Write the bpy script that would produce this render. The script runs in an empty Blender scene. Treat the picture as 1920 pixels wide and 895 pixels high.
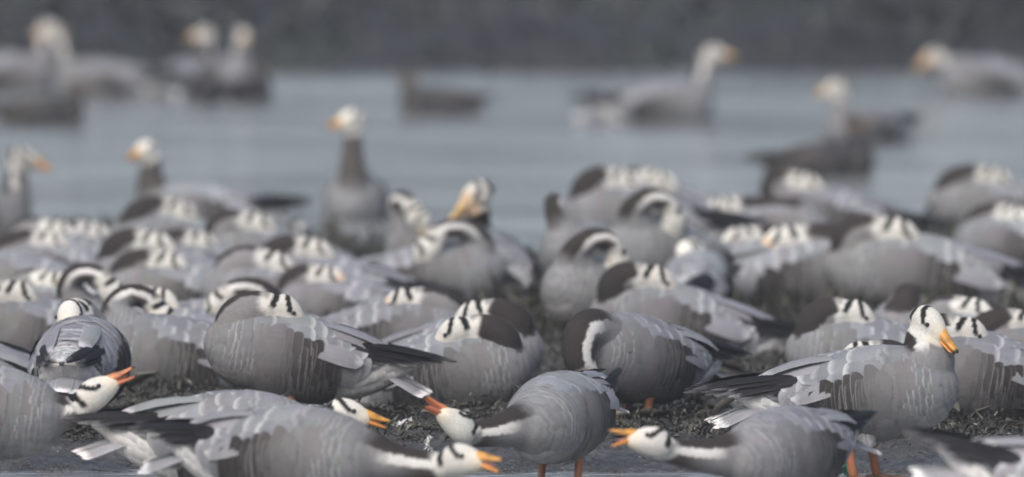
import bpy, math, random
import numpy as np
from mathutils import Vector, Matrix

random.seed(11)
RNG = np.random.default_rng(11)
scene = bpy.context.scene
COL = scene.collection
rad = math.radians

# ------------------------------------------------------------------ camera
CAM_H, F_PX, W_PX, H_PX = 1.82, 24600.0, 1920.0, 895.0
PITCH = math.atan((740 + H_PX / 2) / F_PX)
cam_d = bpy.data.cameras.new('camera')
cam_d.sensor_width = 36.0
cam_d.lens = 36.0 * F_PX / W_PX
cam_d.clip_start, cam_d.clip_end = 0.5, 8000.0
cam_d.dof.use_dof = True
cam_d.dof.focus_distance = 27.7
cam_d.dof.aperture_fstop = 4.0
cam_d.dof.aperture_blades = 9
cam = bpy.data.objects.new('camera', cam_d)
COL.objects.link(cam)
cam.location = (0, 0, CAM_H)
cam.rotation_euler = (math.pi / 2 - PITCH, 0, 0)
scene.camera = cam

# ------------------------------------------------------------------ light
SUN_EL, SUN_AZ = 48.0, 205.0        # high sun behind thick haze, a little behind the camera
world = bpy.data.worlds.new('World')
scene.world = world
world.use_nodes = True
wn, wl = world.node_tree.nodes, world.node_tree.links
wn.clear()
sky = wn.new('ShaderNodeTexSky')
sky.sky_type = 'NISHITA'
sky.sun_disc = False
sky.sun_elevation = rad(SUN_EL)
sky.sun_rotation = rad(SUN_AZ)
sky.air_density = 1.0
sky.dust_density = 5.0
sky.ozone_density = 1.0
hsv = wn.new('ShaderNodeHueSaturation')
hsv.inputs['Saturation'].default_value = 0.85
bg = wn.new('ShaderNodeBackground')
bg.inputs['Strength'].default_value = 0.13
wo = wn.new('ShaderNodeOutputWorld')
wl.new(sky.outputs[0], hsv.inputs['Color'])
wl.new(hsv.outputs[0], bg.inputs['Color'])
wl.new(bg.outputs[0], wo.inputs['Surface'])

sun_d = bpy.data.lights.new('sun', 'SUN')
sun_d.energy = 1.0
sun_d.angle = rad(35)
sun_d.color = (1.0, 0.99, 0.975)
sun = bpy.data.objects.new('sun', sun_d)
COL.objects.link(sun)
_az, _el = rad(SUN_AZ), rad(SUN_EL)
to_sun = Vector((math.sin(_az) * math.cos(_el), math.cos(_az) * math.cos(_el), math.sin(_el)))
sun.rotation_euler = to_sun.to_track_quat('Z', 'Y').to_euler()

vs = scene.view_settings
vs.view_transform = 'Standard'
vs.look = 'None'
vs.gamma = 1.0
vs.exposure = 0.50
cy = scene.cycles
cy.use_denoising = True
cy.max_bounces = 6
cy.diffuse_bounces = 3
cy.glossy_bounces = 3
cy.transmission_bounces = 2
cy.volume_bounces = 0
cy.caustics_reflective = False
cy.caustics_refractive = False


# ------------------------------------------------------------------ helpers
def pix_ray(px, py):
    d = Vector(((px - W_PX / 2) / F_PX, -(py - H_PX / 2) / F_PX, -1.0))
    return (cam.rotation_euler.to_matrix() @ d)


def at_height(px, py, z):
    d = pix_ray(px, py)
    t = (z - CAM_H) / d.z
    return Vector((0, 0, CAM_H)) + d * t


def make_mesh(name, V, F, mat=None, attrs=None, smooth=True):
    V = np.asarray(V, dtype=np.float32)
    me = bpy.data.meshes.new(name)
    if isinstance(F, np.ndarray):
        n, k = F.shape
        me.vertices.add(len(V))
        me.vertices.foreach_set('co', V.ravel())
        me.loops.add(n * k)
        me.loops.foreach_set('vertex_index', F.astype(np.int32).ravel())
        me.polygons.add(n)
        me.polygons.foreach_set('loop_start', np.arange(0, n * k, k, dtype=np.int32))
        me.update(calc_edges=True)
        me.validate()
    else:
        me.from_pydata([tuple(v) for v in V], [], F)
        me.update()
    for key, (typ, arr) in (attrs or {}).items():
        a = me.attributes.new(key, typ, 'POINT')
        a.data.foreach_set('color' if typ == 'FLOAT_COLOR' else ('vector' if typ == 'FLOAT_VECTOR' else 'value'),
                           np.asarray(arr, dtype=np.float32).ravel())
    if smooth:
        me.polygons.foreach_set('use_smooth', np.ones(len(me.polygons), dtype=bool))
    if mat:
        me.materials.append(mat)
    return me


def add_obj(name, me, parent=None, matrix=None, **props):
    o = bpy.data.objects.new(name, me)
    COL.objects.link(o)
    if parent is not None:
        o.parent = parent
    if matrix is not None:
        o.matrix_basis = matrix
    for k, v in props.items():
        o[k] = v
    return o


def sm(a, b, x):
    t = np.clip((np.asarray(x, dtype=float) - a) / (b - a), 0, 1)
    return t * t * (3 - 2 * t)


def mixc(c0, c1, t):
    return c0 * (1 - t[:, None]) + np.asarray(c1)[None, :] * t[:, None]


def wob(P, f, seed=0.0):
    """cheap smooth pseudo noise in -1..1 over an (N,3) array"""
    x, y, z = P[:, 0] * f, P[:, 1] * f, P[:, 2] * f
    return (np.sin(x * 1.7 + 2.1 * y + seed) + np.sin(2.3 * y - 1.3 * z + 1.7 * seed + 1) +
            np.sin(1.9 * z + 1.1 * x + 2.9 * seed + 2) + np.sin(3.1 * x - 2.7 * z + 0.6 * seed) * 0.7 +
            np.sin(4.3 * y + 3.7 * x + 1.3 * seed) * 0.5) / 4.2


# ------------------------------------------------------------------ node materials
def new_mat(name):
    m = bpy.data.materials.new(name)
    m.use_nodes = True
    nt = m.node_tree
    return m, nt.nodes, nt.links, nt.nodes['Principled BSDF']


def N(nodes, typ, **kw):
    n = nodes.new(typ)
    for k, v in kw.items():
        setattr(n, k, v)
    return n


def ramp(nodes, stops):
    r = nodes.new('ShaderNodeValToRGB')
    el = r.color_ramp.elements
    el[0].position, el[0].color = stops[0][0], (*stops[0][1], 1)
    el[1].position, el[1].color = stops[-1][0], (*stops[-1][1], 1)
    for p, c in stops[1:-1]:
        e = el.new(p)
        e.color = (*c, 1)
    return r


def smooth_node(nodes, links, src, a, b):
    n = nodes.new('ShaderNodeMapRange')
    n.interpolation_type = 'SMOOTHSTEP'
    n.inputs['From Min'].default_value = a
    n.inputs['From Max'].default_value = b
    links.new(src, n.inputs['Value'])
    return n.outputs[0]


def math_node(nodes, links, op, a, b=None):
    n = nodes.new('ShaderNodeMath')
    n.operation = op
    for i, v in enumerate((a, b)):
        if v is None:
            continue
        if isinstance(v, (int, float)):
            n.inputs[i].default_value = v
        else:
            links.new(v, n.inputs[i])
    return n.outputs[0]


def mix_node(nodes, links, fac, a, b, mode='MIX'):
    n = nodes.new('ShaderNodeMix')
    n.data_type = 'RGBA'
    n.blend_type = mode
    for sock, v in ((n.inputs['Factor'], fac), (n.inputs[6], a), (n.inputs[7], b)):
        if isinstance(v, (int, float)):
            sock.default_value = v
        elif isinstance(v, tuple):
            sock.default_value = (*v, 1)
        else:
            links.new(v, sock)
    return n.outputs[2]


def plumage_material():
    """single feathers: base colour, pale fringe and a dark shaft from per-feather attributes"""
    m, nd, lk, bs = new_mat('plumage')
    fcol = N(nd, 'ShaderNodeAttribute', attribute_name='fcol')
    ffr = N(nd, 'ShaderNodeAttribute', attribute_name='ffr')
    fuv = N(nd, 'ShaderNodeAttribute', attribute_name='fuv')
    sep = N(nd, 'ShaderNodeSeparateXYZ')
    lk.new(fuv.outputs['Vector'], sep.inputs[0])
    u, v, rnd = sep.outputs
    au = math_node(nd, lk, 'ABSOLUTE', u)
    tc = N(nd, 'ShaderNodeTexCoord')
    nz = N(nd, 'ShaderNodeTexNoise')
    nz.inputs['Scale'].default_value = 160
    nz.inputs['Detail'].default_value = 3
    lk.new(tc.outputs['Object'], nz.inputs['Vector'])
    jit = math_node(nd, lk, 'MULTIPLY', math_node(nd, lk, 'SUBTRACT', nz.outputs[0], 0.5), 0.16)
    tip = smooth_node(nd, lk, math_node(nd, lk, 'ADD', v, jit), 0.80, 0.96)
    side = math_node(nd, lk, 'MULTIPLY', smooth_node(nd, lk, math_node(nd, lk, 'ADD', au, jit), 0.66, 0.98),
                     smooth_node(nd, lk, v, 0.25, 0.6))
    edge = math_node(nd, lk, 'MAXIMUM', tip, math_node(nd, lk, 'MULTIPLY', side, 0.18))
    edge = math_node(nd, lk, 'MULTIPLY', edge, ffr.outputs['Alpha'])
    # darker band inside the fringe, shaft line, barb streaks
    sub = math_node(nd, lk, 'MULTIPLY', smooth_node(nd, lk, v, 0.35, 0.8), 0.12)
    base = mix_node(nd, lk, sub, fcol.outputs['Color'], (0.045, 0.046, 0.05))
    shaft = math_node(nd, lk, 'MULTIPLY', math_node(nd, lk, 'SUBTRACT', 1.0, smooth_node(nd, lk, au, 0.0, 0.09)), 0.10)
    base = mix_node(nd, lk, shaft, base, (0.06, 0.055, 0.055))
    col = mix_node(nd, lk, edge, base, ffr.outputs['Color'])
    wv = math_node(nd, lk, 'SINE', math_node(nd, lk, 'ADD', math_node(nd, lk, 'MULTIPLY', v, 70.0), math_node(nd, lk, 'MULTIPLY', au, -22.0)))
    n2 = N(nd, 'ShaderNodeTexNoise')
    n2.inputs['Scale'].default_value = 26
    n2.inputs['Detail'].default_value = 5
    n2.inputs['Roughness'].default_value = 0.65
    lk.new(tc.outputs['Object'], n2.inputs['Vector'])
    k = math_node(nd, lk, 'ADD', math_node(nd, lk, 'MULTIPLY', wv, 0.045), math_node(nd, lk, 'MULTIPLY_ADD', n2.outputs[0], 0.5))
    k.node.inputs[2].default_value = 0.0
    mul = math_node(nd, lk, 'ADD', math_node(nd, lk, 'MULTIPLY', wv, 0.05), math_node(nd, lk, 'ADD', math_node(nd, lk, 'MULTIPLY', n2.outputs[0], 0.5), 0.75))
    col = mix_node(nd, lk, 1.0, col, N(nd, 'ShaderNodeCombineColor').outputs[0], 'MULTIPLY')
    cc = [n for n in nd if n.bl_idname == 'ShaderNodeCombineColor'][0]
    for i in range(3):
        lk.new(mul, cc.inputs[i])
    oi = N(nd, 'ShaderNodeObjectInfo')
    col = mix_node(nd, lk, 1.0, col, oi.outputs['Color'], 'MULTIPLY')
    lk.new(col, bs.inputs['Base Color'])
    bs.inputs['Roughness'].default_value = 0.62
    bs.inputs['Specular IOR Level'].default_value = 0.12
    bp = N(nd, 'ShaderNodeBump')
    bp.inputs['Strength'].default_value = 0.25
    bp.inputs['Distance'].default_value = 0.002
    hgt = math_node(nd, lk, 'ADD', math_node(nd, lk, 'MULTIPLY', wv, 0.3), nz.outputs[0])
    lk.new(hgt, bp.inputs['Height'])
    lk.new(bp.outputs[0], bs.inputs['Normal'])
    return m


def skin_material():
    """the continuous body: per-vertex markings, fine barring and down texture"""
    m, nd, lk, bs = new_mat('body_down')
    at = N(nd, 'ShaderNodeAttribute', attribute_name='col')
    bar = N(nd, 'ShaderNodeAttribute', attribute_name='bar')
    tc = N(nd, 'ShaderNodeTexCoord')
    n1 = N(nd, 'ShaderNodeTexNoise')
    n1.inputs['Scale'].default_value = 210
    n1.inputs['Detail'].default_value = 4
    lk.new(tc.outputs['Object'], n1.inputs['Vector'])
    n2 = N(nd, 'ShaderNodeTexNoise')
    n2.inputs['Scale'].default_value = 28
    n2.inputs['Detail'].default_value = 4
    lk.new(tc.outputs['Object'], n2.inputs['Vector'])
    wav = N(nd, 'ShaderNodeTexWave')
    wav.wave_type = 'BANDS'
    wav.bands_direction = 'X'
    wav.inputs['Scale'].default_value = 26
    wav.inputs['Distortion'].default_value = 5
    wav.inputs['Detail'].default_value = 3
    wav.inputs['Detail Scale'].default_value = 2.2
    lk.new(tc.outputs['Object'], wav.inputs['Vector'])
    k = math_node(nd, lk, 'ADD', math_node(nd, lk, 'MULTIPLY', n1.outputs[0], 0.5), math_node(nd, lk, 'MULTIPLY', n2.outputs[0], 0.4))
    k = math_node(nd, lk, 'ADD', k, 0.55)
    w2 = math_node(nd, lk, 'MULTIPLY', math_node(nd, lk, 'SUBTRACT', wav.outputs['Fac'], 0.5), bar.outputs['Fac'])
    k = math_node(nd, lk, 'ADD', k, w2)
    cc = N(nd, 'ShaderNodeCombineColor')
    for i in range(3):
        lk.new(k, cc.inputs[i])
    col = mix_node(nd, lk, 1.0, at.outputs['Color'], cc.outputs[0], 'MULTIPLY')
    oi = N(nd, 'ShaderNodeObjectInfo')
    col = mix_node(nd, lk, 1.0, col, oi.outputs['Color'], 'MULTIPLY')
    lk.new(col, bs.inputs['Base Color'])
    bs.inputs['Roughness'].default_value = 0.8
    bs.inputs['Specular IOR Level'].default_value = 0.15
    bp = N(nd, 'ShaderNodeBump')
    bp.inputs['Strength'].default_value = 0.5
    bp.inputs['Distance'].default_value = 0.002
    lk.new(n1.outputs[0], bp.inputs['Height'])
    lk.new(bp.outputs[0], bs.inputs['Normal'])
    return m


def horn_material():
    m, nd, lk, bs = new_mat('bill_and_leg_skin')
    at = N(nd, 'ShaderNodeAttribute', attribute_name='col')
    tc = N(nd, 'ShaderNodeTexCoord')
    n1 = N(nd, 'ShaderNodeTexNoise')
    n1.inputs['Scale'].default_value = 120
    n1.inputs['Detail'].default_value = 4
    lk.new(tc.outputs['Object'], n1.inputs['Vector'])
    k = math_node(nd, lk, 'ADD', math_node(nd, lk, 'MULTIPLY', n1.outputs[0], 0.7), 0.62)
    cc = N(nd, 'ShaderNodeCombineColor')
    for i in range(3):
        lk.new(k, cc.inputs[i])
    col = mix_node(nd, lk, 1.0, at.outputs['Color'], cc.outputs[0], 'MULTIPLY')
    lk.new(col, bs.inputs['Base Color'])
    bs.inputs['Roughness'].default_value = 0.42
    bp = N(nd, 'ShaderNodeBump')
    bp.inputs['Strength'].default_value = 0.3
    bp.inputs['Distance'].default_value = 0.001
    lk.new(n1.outputs[0], bp.inputs['Height'])
    lk.new(bp.outputs[0], bs.inputs['Normal'])
    return m


M_PLUME = plumage_material()
M_SKIN = skin_material()
M_HORN = horn_material()
M_EYE, _n, _l, _b = new_mat('eye')
_nz = N(_n, 'ShaderNodeTexNoise')
_nz.inputs['Scale'].default_value = 90
_r = ramp(_n, [(0.3, (0.006, 0.005, 0.004)), (0.7, (0.014, 0.010, 0.008))])
_l.new(_nz.outputs[0], _r.inputs[0])
_l.new(_r.outputs[0], _b.inputs['Base Color'])
_b.inputs['Roughness'].default_value = 0.12


# ------------------------------------------------------------------ ground, water, bank
def shore_y(x):
    xs = [-60, -6, -2.2, -1.2, -0.55, -0.12, 0.02, 0.14, 0.32, 0.8, 1.25, 1.6, 2.2, 6, 60]
    ys = [40, 39.3, 38.4, 38.0, 37.4, 35.9, 35.2, 35.5, 37.3, 37.6, 37.2, 36.2, 35.8, 36.5, 38]
    return np.interp(x, xs, ys)


def land_height(x, y):
    P = np.stack([x, y, np.zeros_like(x)], 1)
    sy = shore_y(x) + 0.10 * wob(P, 9, 1.0) + 0.05 * wob(P, 31, 4.0)
    rough = 0.014 * wob(P, 7, 2.0) + 0.011 * wob(P, 19, 3.0) + 0.009 * wob(P, 53, 5.0) + 0.005 * wob(P, 130, 6.5)
    z = 0.022 + rough + 0.012 * sm(27.9, 29.5, y)
    z = z - 0.23 * sm(-0.25, 0.9, y - sy)
    fe = 27.70 + 0.12 * wob(P, 4.0, 7.0) + 0.06 * wob(P, 17, 8.0) - 0.10 * sm(-0.3, 0.5, x)
    z = z - 0.055 * sm(0.10, -0.35, y - fe)                       # wet strip in front
    bank = sm(50.0, 52.0, y + 0.7 * wob(P, 2.6, 9.0) + 0.4 * wob(P, 6.1, 3.3))
    z = z + bank * (0.30 + 0.10 * wob(P, 2.1, 1.3)) + sm(51.5, 75, y) * 1.35 + 0.16 * sm(52, 58, y) * wob(P, 1.1, 5.1)
    return z


def tensor_ground():
    def axis(spans):
        out = []
        for a, b, n in spans:
            out.extend(np.linspace(a, b, n, endpoint=False))
        out.append(spans[-1][1])
        return np.array(out)
    xs = axis([(-2500, -300, 6), (-300, -30, 8), (-30, -3.2, 20), (-3.2, 3.2, 360), (3.2, 30, 20), (30, 300, 8), (300, 2500, 6)])
    ys = axis([(-2500, -200, 6), (-200, 10, 8), (10, 26.6, 14), (26.6, 31.5, 330), (31.5, 40, 130), (40, 49, 14), (49, 62, 60), (62, 120, 24), (120, 3000, 14)])
    X, Y = np.meshgrid(xs, ys)
    x, y = X.ravel(), Y.ravel()
    z = land_height(x, y)
    n, mth = len(xs), len(ys)
    idx = np.arange(n * mth).reshape(mth, n)
    F = np.stack([idx[:-1, :-1], idx[:-1, 1:], idx[1:, 1:], idx[1:, :-1]], -1).reshape(-1, 4)
    return np.stack([x, y, z], 1), F


def ground_material():
    m, nd, lk, bs = new_mat('wet_mud')
    geo = N(nd, 'ShaderNodeNewGeometry')
    sep = N(nd, 'ShaderNodeSeparateXYZ')
    lk.new(geo.outputs['Position'], sep.inputs[0])
    n1 = N(nd, 'ShaderNodeTexNoise')
    n1.inputs['Scale'].default_value = 9
    n1.inputs['Detail'].default_value = 8
    n1.inputs['Roughness'].default_value = 0.68
    lk.new(geo.outputs['Position'], n1.inputs['Vector'])
    n2 = N(nd, 'ShaderNodeTexNoise')
    n2.inputs['Scale'].default_value = 85
    n2.inputs['Detail'].default_value = 6
    lk.new(geo.outputs['Position'], n2.inputs['Vector'])
    mud = ramp(nd, [(0.36, (0.016, 0.016, 0.015)), (0.5, (0.040, 0.038, 0.036)), (0.62, (0.095, 0.091, 0.085))])
    lk.new(math_node(nd, lk, 'ADD', math_node(nd, lk, 'MULTIPLY', n1.outputs[0], 0.6), math_node(nd, lk, 'MULTIPLY', n2.outputs[0], 0.4)), mud.inputs[0])
    n3 = N(nd, 'ShaderNodeTexNoise')
    n3.inputs['Scale'].default_value = 0.9
    n3.inputs['Detail'].default_value = 5
    n3.inputs['Roughness'].default_value = 0.6
    mp = N(nd, 'ShaderNodeMapping')
    mp.inputs['Scale'].default_value = (1.0, 0.35, 1.0)
    lk.new(geo.outputs['Position'], mp.inputs['Vector'])
    lk.new(mp.outputs[0], n3.inputs['Vector'])
    bank = ramp(nd, [(0.33, (.010, .012, .016)), (0.5, (.019, .022, .028)), (0.62, (.026, .034, .028)), (0.74, (.040, .040, .044))])
    lk.new(n3.outputs[0], bank.inputs[0])
    fb = smooth_node(nd, lk, sep.outputs[1], 50.2, 51.6)
    col = mix_node(nd, lk, fb, mud.outputs[0], bank.outputs[0])
    lk.new(col, bs.inputs['Base Color'])
    wet = smooth_node(nd, lk, sep.outputs[2], 0.012, 0.045)
    rg = N(nd, 'ShaderNodeMapRange')
    rg.inputs['To Min'].default_value = 0.36
    rg.inputs['To Max'].default_value = 0.72
    lk.new(wet, rg.inputs['Value'])
    rr = math_node(nd, lk, 'ADD', rg.outputs[0], math_node(nd, lk, 'MULTIPLY', math_node(nd, lk, 'SUBTRACT', n2.outputs[0], 0.5), 0.5))
    rr = math_node(nd, lk, 'MAXIMUM', rr, fb)
    lk.new(rr, bs.inputs['Roughness'])
    bp = N(nd, 'ShaderNodeBump')
    bp.inputs['Strength'].default_value = 0.9
    bp.inputs['Distance'].default_value = 0.016
    lk.new(math_node(nd, lk, 'ADD', n2.outputs[0], n1.outputs[0]), bp.inputs['Height'])
    lk.new(bp.outputs[0], bs.inputs['Normal'])
    return m


V, F = tensor_ground()
add_obj('ground', make_mesh('ground', V, F, ground_material()), kind='structure')


def water_material():
    m, nd, lk, bs = new_mat('pond_water')
    geo = N(nd, 'ShaderNodeNewGeometry')
    mp = N(nd, 'ShaderNodeMapping')
    mp.inputs['Scale'].default_value = (0.55, 1.0, 1.0)
    lk.new(geo.outputs['Position'], mp.inputs['Vector'])
    n1 = N(nd, 'ShaderNodeTexNoise')
    n1.inputs['Scale'].default_value = 9
    n1.inputs['Detail'].default_value = 4
    n1.inputs['Distortion'].default_value = 0.4
    lk.new(mp.outputs[0], n1.inputs['Vector'])
    mp2 = N(nd, 'ShaderNodeMapping')
    mp2.inputs['Scale'].default_value = (0.25, 0.5, 1.0)
    lk.new(geo.outputs['Position'], mp2.inputs['Vector'])
    n2 = N(nd, 'ShaderNodeTexNoise')
    n2.inputs['Scale'].default_value = 2.2
    n2.inputs['Detail'].default_value = 4
    lk.new(mp2.outputs[0], n2.inputs['Vector'])
    silt = ramp(nd, [(0.35, (0.180, 0.192, 0.196)), (0.65, (0.240, 0.254, 0.254))])
    lk.new(n2.outputs[0], silt.inputs[0])
    lk.new(silt.outputs[0], bs.inputs['Base Color'])
    bs.inputs['IOR'].default_value = 1.33
    rg = N(nd, 'ShaderNodeMapRange')
    rg.inputs['From Min'].default_value = 0.35
    rg.inputs['From Max'].default_value = 0.65
    rg.inputs['To Min'].default_value = 0.07
    rg.inputs['To Max'].default_value = 0.2
    lk.new(n2.outputs[0], rg.inputs['Value'])
    lk.new(rg.outputs[0], bs.inputs['Roughness'])
    bp = N(nd, 'ShaderNodeBump')
    bp.inputs['Strength'].default_value = 0.55
    bp.inputs['Distance'].default_value = 0.02
    lk.new(math_node(nd, lk, 'ADD', n1.outputs[0], math_node(nd, lk, 'MULTIPLY', n2.outputs[0], 1.5)), bp.inputs['Height'])
    lk.new(bp.outputs[0], bs.inputs['Normal'])
    return m


M_WATER = water_material()
xs = np.linspace(-60, 60, 13)
ys = np.concatenate([np.linspace(18, 56, 20)])
X, Y = np.meshgrid(xs, ys)
idx = np.arange(X.size).reshape(X.shape)
F = np.stack([idx[:-1, :-1], idx[:-1, 1:], idx[1:, 1:], idx[1:, :-1]], -1).reshape(-1, 4)
add_obj('water', make_mesh('water', np.stack([X.ravel(), Y.ravel(), np.zeros(X.size)], 1), F, M_WATER), kind='structure')


# ------------------------------------------------------------------ goose trunk
_tx = np.array([.188, .182, .17, .15, .12, .08, .03, -.02, -.07, -.12, -.165, -.205, -.24, -.268, -.28])
_top = np.array([.0, .022, .043, .063, .080, .092, .099, .097, .088, .074, .058, .042, .028, .014, .0])
_bot = np.array([.0, .025, .048, .070, .088, .098, .101, .099, .095, .090, .081, .067, .048, .020, .0])
_hw = np.array([.0, .025, .045, .066, .083, .094, .099, .099, .095, .087, .073, .057, .042, .022, .0])
_top, _bot, _hw = _top * .94, _bot * .94, _hw * .90
_cz = np.array([-.002, -.002, -.002, -.002, -.001, 0, 0, 0, .001, .004, .010, .018, .026, .032, .034])
_dx = np.linspace(-.28, .188, 240)


def _dense(tab, soft=9):
    y = np.interp(_dx, _tx[::-1], tab[::-1])
    k = np.hanning(soft + 2)[1:-1]
    k /= k.sum()
    yp = np.convolve(np.pad(y, soft // 2, mode='edge'), k, mode='valid')
    yp[:4], yp[-4:] = y[:4], y[-4:]
    return yp


_dtop, _dbot, _dhw, _dcz = _dense(_top), _dense(_bot), _dense(_hw), _dense(_cz)


def trunk_pt(x, th):
    x = np.clip(x, -.279, .187)
    t, b, w, c = (np.interp(x, _dx, d) for d in (_dtop, _dbot, _dhw, _dcz))
    cs, sn = np.cos(th), np.sin(th)
    return np.stack([x, w * sn, c + np.where(cs > 0, t, b) * cs], -1)


def trunk_nrm(x, th):
    e = .004
    a = trunk_pt(x + e, th) - trunk_pt(x - e, th)
    b = trunk_pt(x, th + .05) - trunk_pt(x, th - .05)
    n = np.cross(b, a)
    n /= np.linalg.norm(n, axis=-1, keepdims=True) + 1e-9
    c = trunk_pt(x, th) - np.stack([x, 0 * x, np.interp(x, _dx, _dcz)], -1)
    s = np.sign((n * c).sum(-1, keepdims=True))
    return n * np.where(s == 0, 1, s)


NV, NU = 6, 7
_v = np.array([0, .3, .58, .80, .94, 1.0])
_wv = np.array([.55, .88, 1.0, 1.0, .96, .88])
_u = np.linspace(-1, 1, NU)
_fi = np.arange(NV * NU).reshape(NV, NU)
_FQ = np.stack([_fi[:-1, :-1], _fi[:-1, 1:], _fi[1:, 1:], _fi[1:, :-1]], -1).reshape(-1, 4)


class Feathers:
    """collects feather blades (NV x NU grids) into one mesh"""

    def __init__(self):
        self.P, self.c, self.f, self.uv = [], [], [], []

    def add(self, P, col, fr, rnd, vpow=1.0):
        n = P.shape[0]
        self.P.append(P.reshape(n, NV * NU, 3))
        self.c.append(np.broadcast_to(np.asarray(col)[:, None, :], (n, NV * NU, 3)))
        self.f.append(np.broadcast_to(np.asarray(fr)[:, None, :], (n, NV * NU, 4)))
        uv = np.zeros((n, NV, NU, 3))
        uv[..., 0] = _u[None, None, :]
        uv[..., 1] = _v[None, :, None] ** vpow
        uv[..., 2] = rnd[:, None, None]
        self.uv.append(uv.reshape(n, NV * NU, 3))

    def mesh(self, name):
        P = np.concatenate(self.P)
        n = P.shape[0]
        F = (_FQ[None] + (np.arange(n) * NV * NU)[:, None, None]).reshape(-1, 4)
        c = np.concatenate(self.c).reshape(-1, 3)
        c4 = np.concatenate([c, np.ones((len(c), 1))], 1)
        return make_mesh(name, P.reshape(-1, 3), F, M_PLUME, {
            'fcol': ('FLOAT_COLOR', c4), 'ffr': ('FLOAT_COLOR', np.concatenate(self.f).reshape(-1, 4)),
            'fuv': ('FLOAT_VECTOR', np.concatenate(self.uv).reshape(-1, 3))})


def shingles(fe, x, th, L, Wd, slope, off, lift, col, fr, rg, camber=.004, twist=.0, curv=.20, vpow=1.0):
    """conformed feathers: base at (x, th) on the trunk, growing tailwards and turned by slope"""
    n = len(x)
    x, th, L, Wd, slope, off, lift = (np.broadcast_to(np.asarray(a, dtype=float), (n,)) for a in (x, th, L, Wd, slope, off, lift))
    vv = _v[None, :, None]
    uu = _u[None, None, :]
    w = Wd[:, None, None] * .5 * _wv[None, :, None] * uu
    al = (vv - curv * (.45 * uu ** 2 + .55 * uu ** 4) * np.clip((vv - .3) / .7, 0, 1)) * L[:, None, None]
    r = np.maximum(np.interp(x, _dx, _dhw), .03)[:, None, None]
    ca, sa = np.cos(slope)[:, None, None], np.sin(slope)[:, None, None]
    xx = x[:, None, None] - al * ca + w * sa
    tt = th[:, None, None] + (al * sa + w * ca) / r
    off = off + rg.uniform(0, .0006, n)
    h = off[:, None, None] + lift[:, None, None] * vv + camber * (1 - uu ** 2) * np.clip(vv * 2, 0, 1)
    tw = (twist * rg.normal(0, 1, n))[:, None, None] * uu * vv * Wd[:, None, None]
    P = trunk_pt(xx, tt) + trunk_nrm(xx, tt) * (h + tw)[..., None]
    over = np.clip(-.268 - xx, 0, 1)          # blades running past the rump go straight back
    P[..., 0] -= over
    fe.add(P, col, fr, rg.random(n), vpow)


def long_blades(fe, base, tip, nrm, Wd, bow, camber, col, fr, rg, point=0.0):
    """free blades: base and tip points, flat side facing nrm; point > 0 narrows the tip"""
    base, tip, nrm = np.asarray(base, float), np.asarray(tip, float), np.asarray(nrm, float)
    n = len(base)
    ax = tip - base
    L = np.linalg.norm(ax, axis=1, keepdims=True)
    t = ax / L
    nrm = nrm - (nrm * t).sum(1, keepdims=True) * t
    nrm /= np.linalg.norm(nrm, axis=1, keepdims=True)
    sd = np.cross(nrm, t)
    vv = _v[None, :, None, None]
    uu = _u[None, None, :, None]
    wv = np.array([.55, .88, 1.0, .96, .80, .50]) * (1 - point * np.clip(_v - .35, 0, 1))
    w = np.asarray(Wd, float).reshape(-1, 1, 1, 1) * .5 * wv[None, :, None, None] * uu
    al = vv - .05 * uu ** 2 * np.clip((vv - .5) * 2, 0, 1)
    bw = np.asarray(bow, float).reshape(-1, 1, 1, 1)
    P = base[:, None, None, :] + ax[:, None, None, :] * al + sd[:, None, None, :] * w + nrm[:, None, None, :] * (bw * 4 * vv * (1 - vv) * L[:, None, None, :] + camber * (1 - uu ** 2))
    fe.add(P, col, fr, rg.random(n))


def tone(c, n, rg, amp=.12, hue=.02):
    c = np.asarray(c, float)
    k = 1 + amp * rg.normal(0, 1, (n, 1))
    return np.clip(c[None, :] * k * (1 + hue * rg.normal(0, 1, (n, 3))), .003, .9)


def rgba(c, a, n, rg, amp=.08):
    cc = tone(c, n, rg, amp)
    aa = np.clip(np.broadcast_to(np.asarray(a, float), (n,)) * (1 + 2 * amp * rg.normal(0, 1, n)), 0, 1)
    return np.concatenate([cc, aa[:, None]], 1)


GREY = (.188, .198, .216)
GREY_L = (.225, .237, .256)
BROWN = (.027, .024, .024)
BLACK = (.012, .012, .014)
FRINGE = (.36, .37, .385)
WHITE = (.66, .65, .63)


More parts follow.
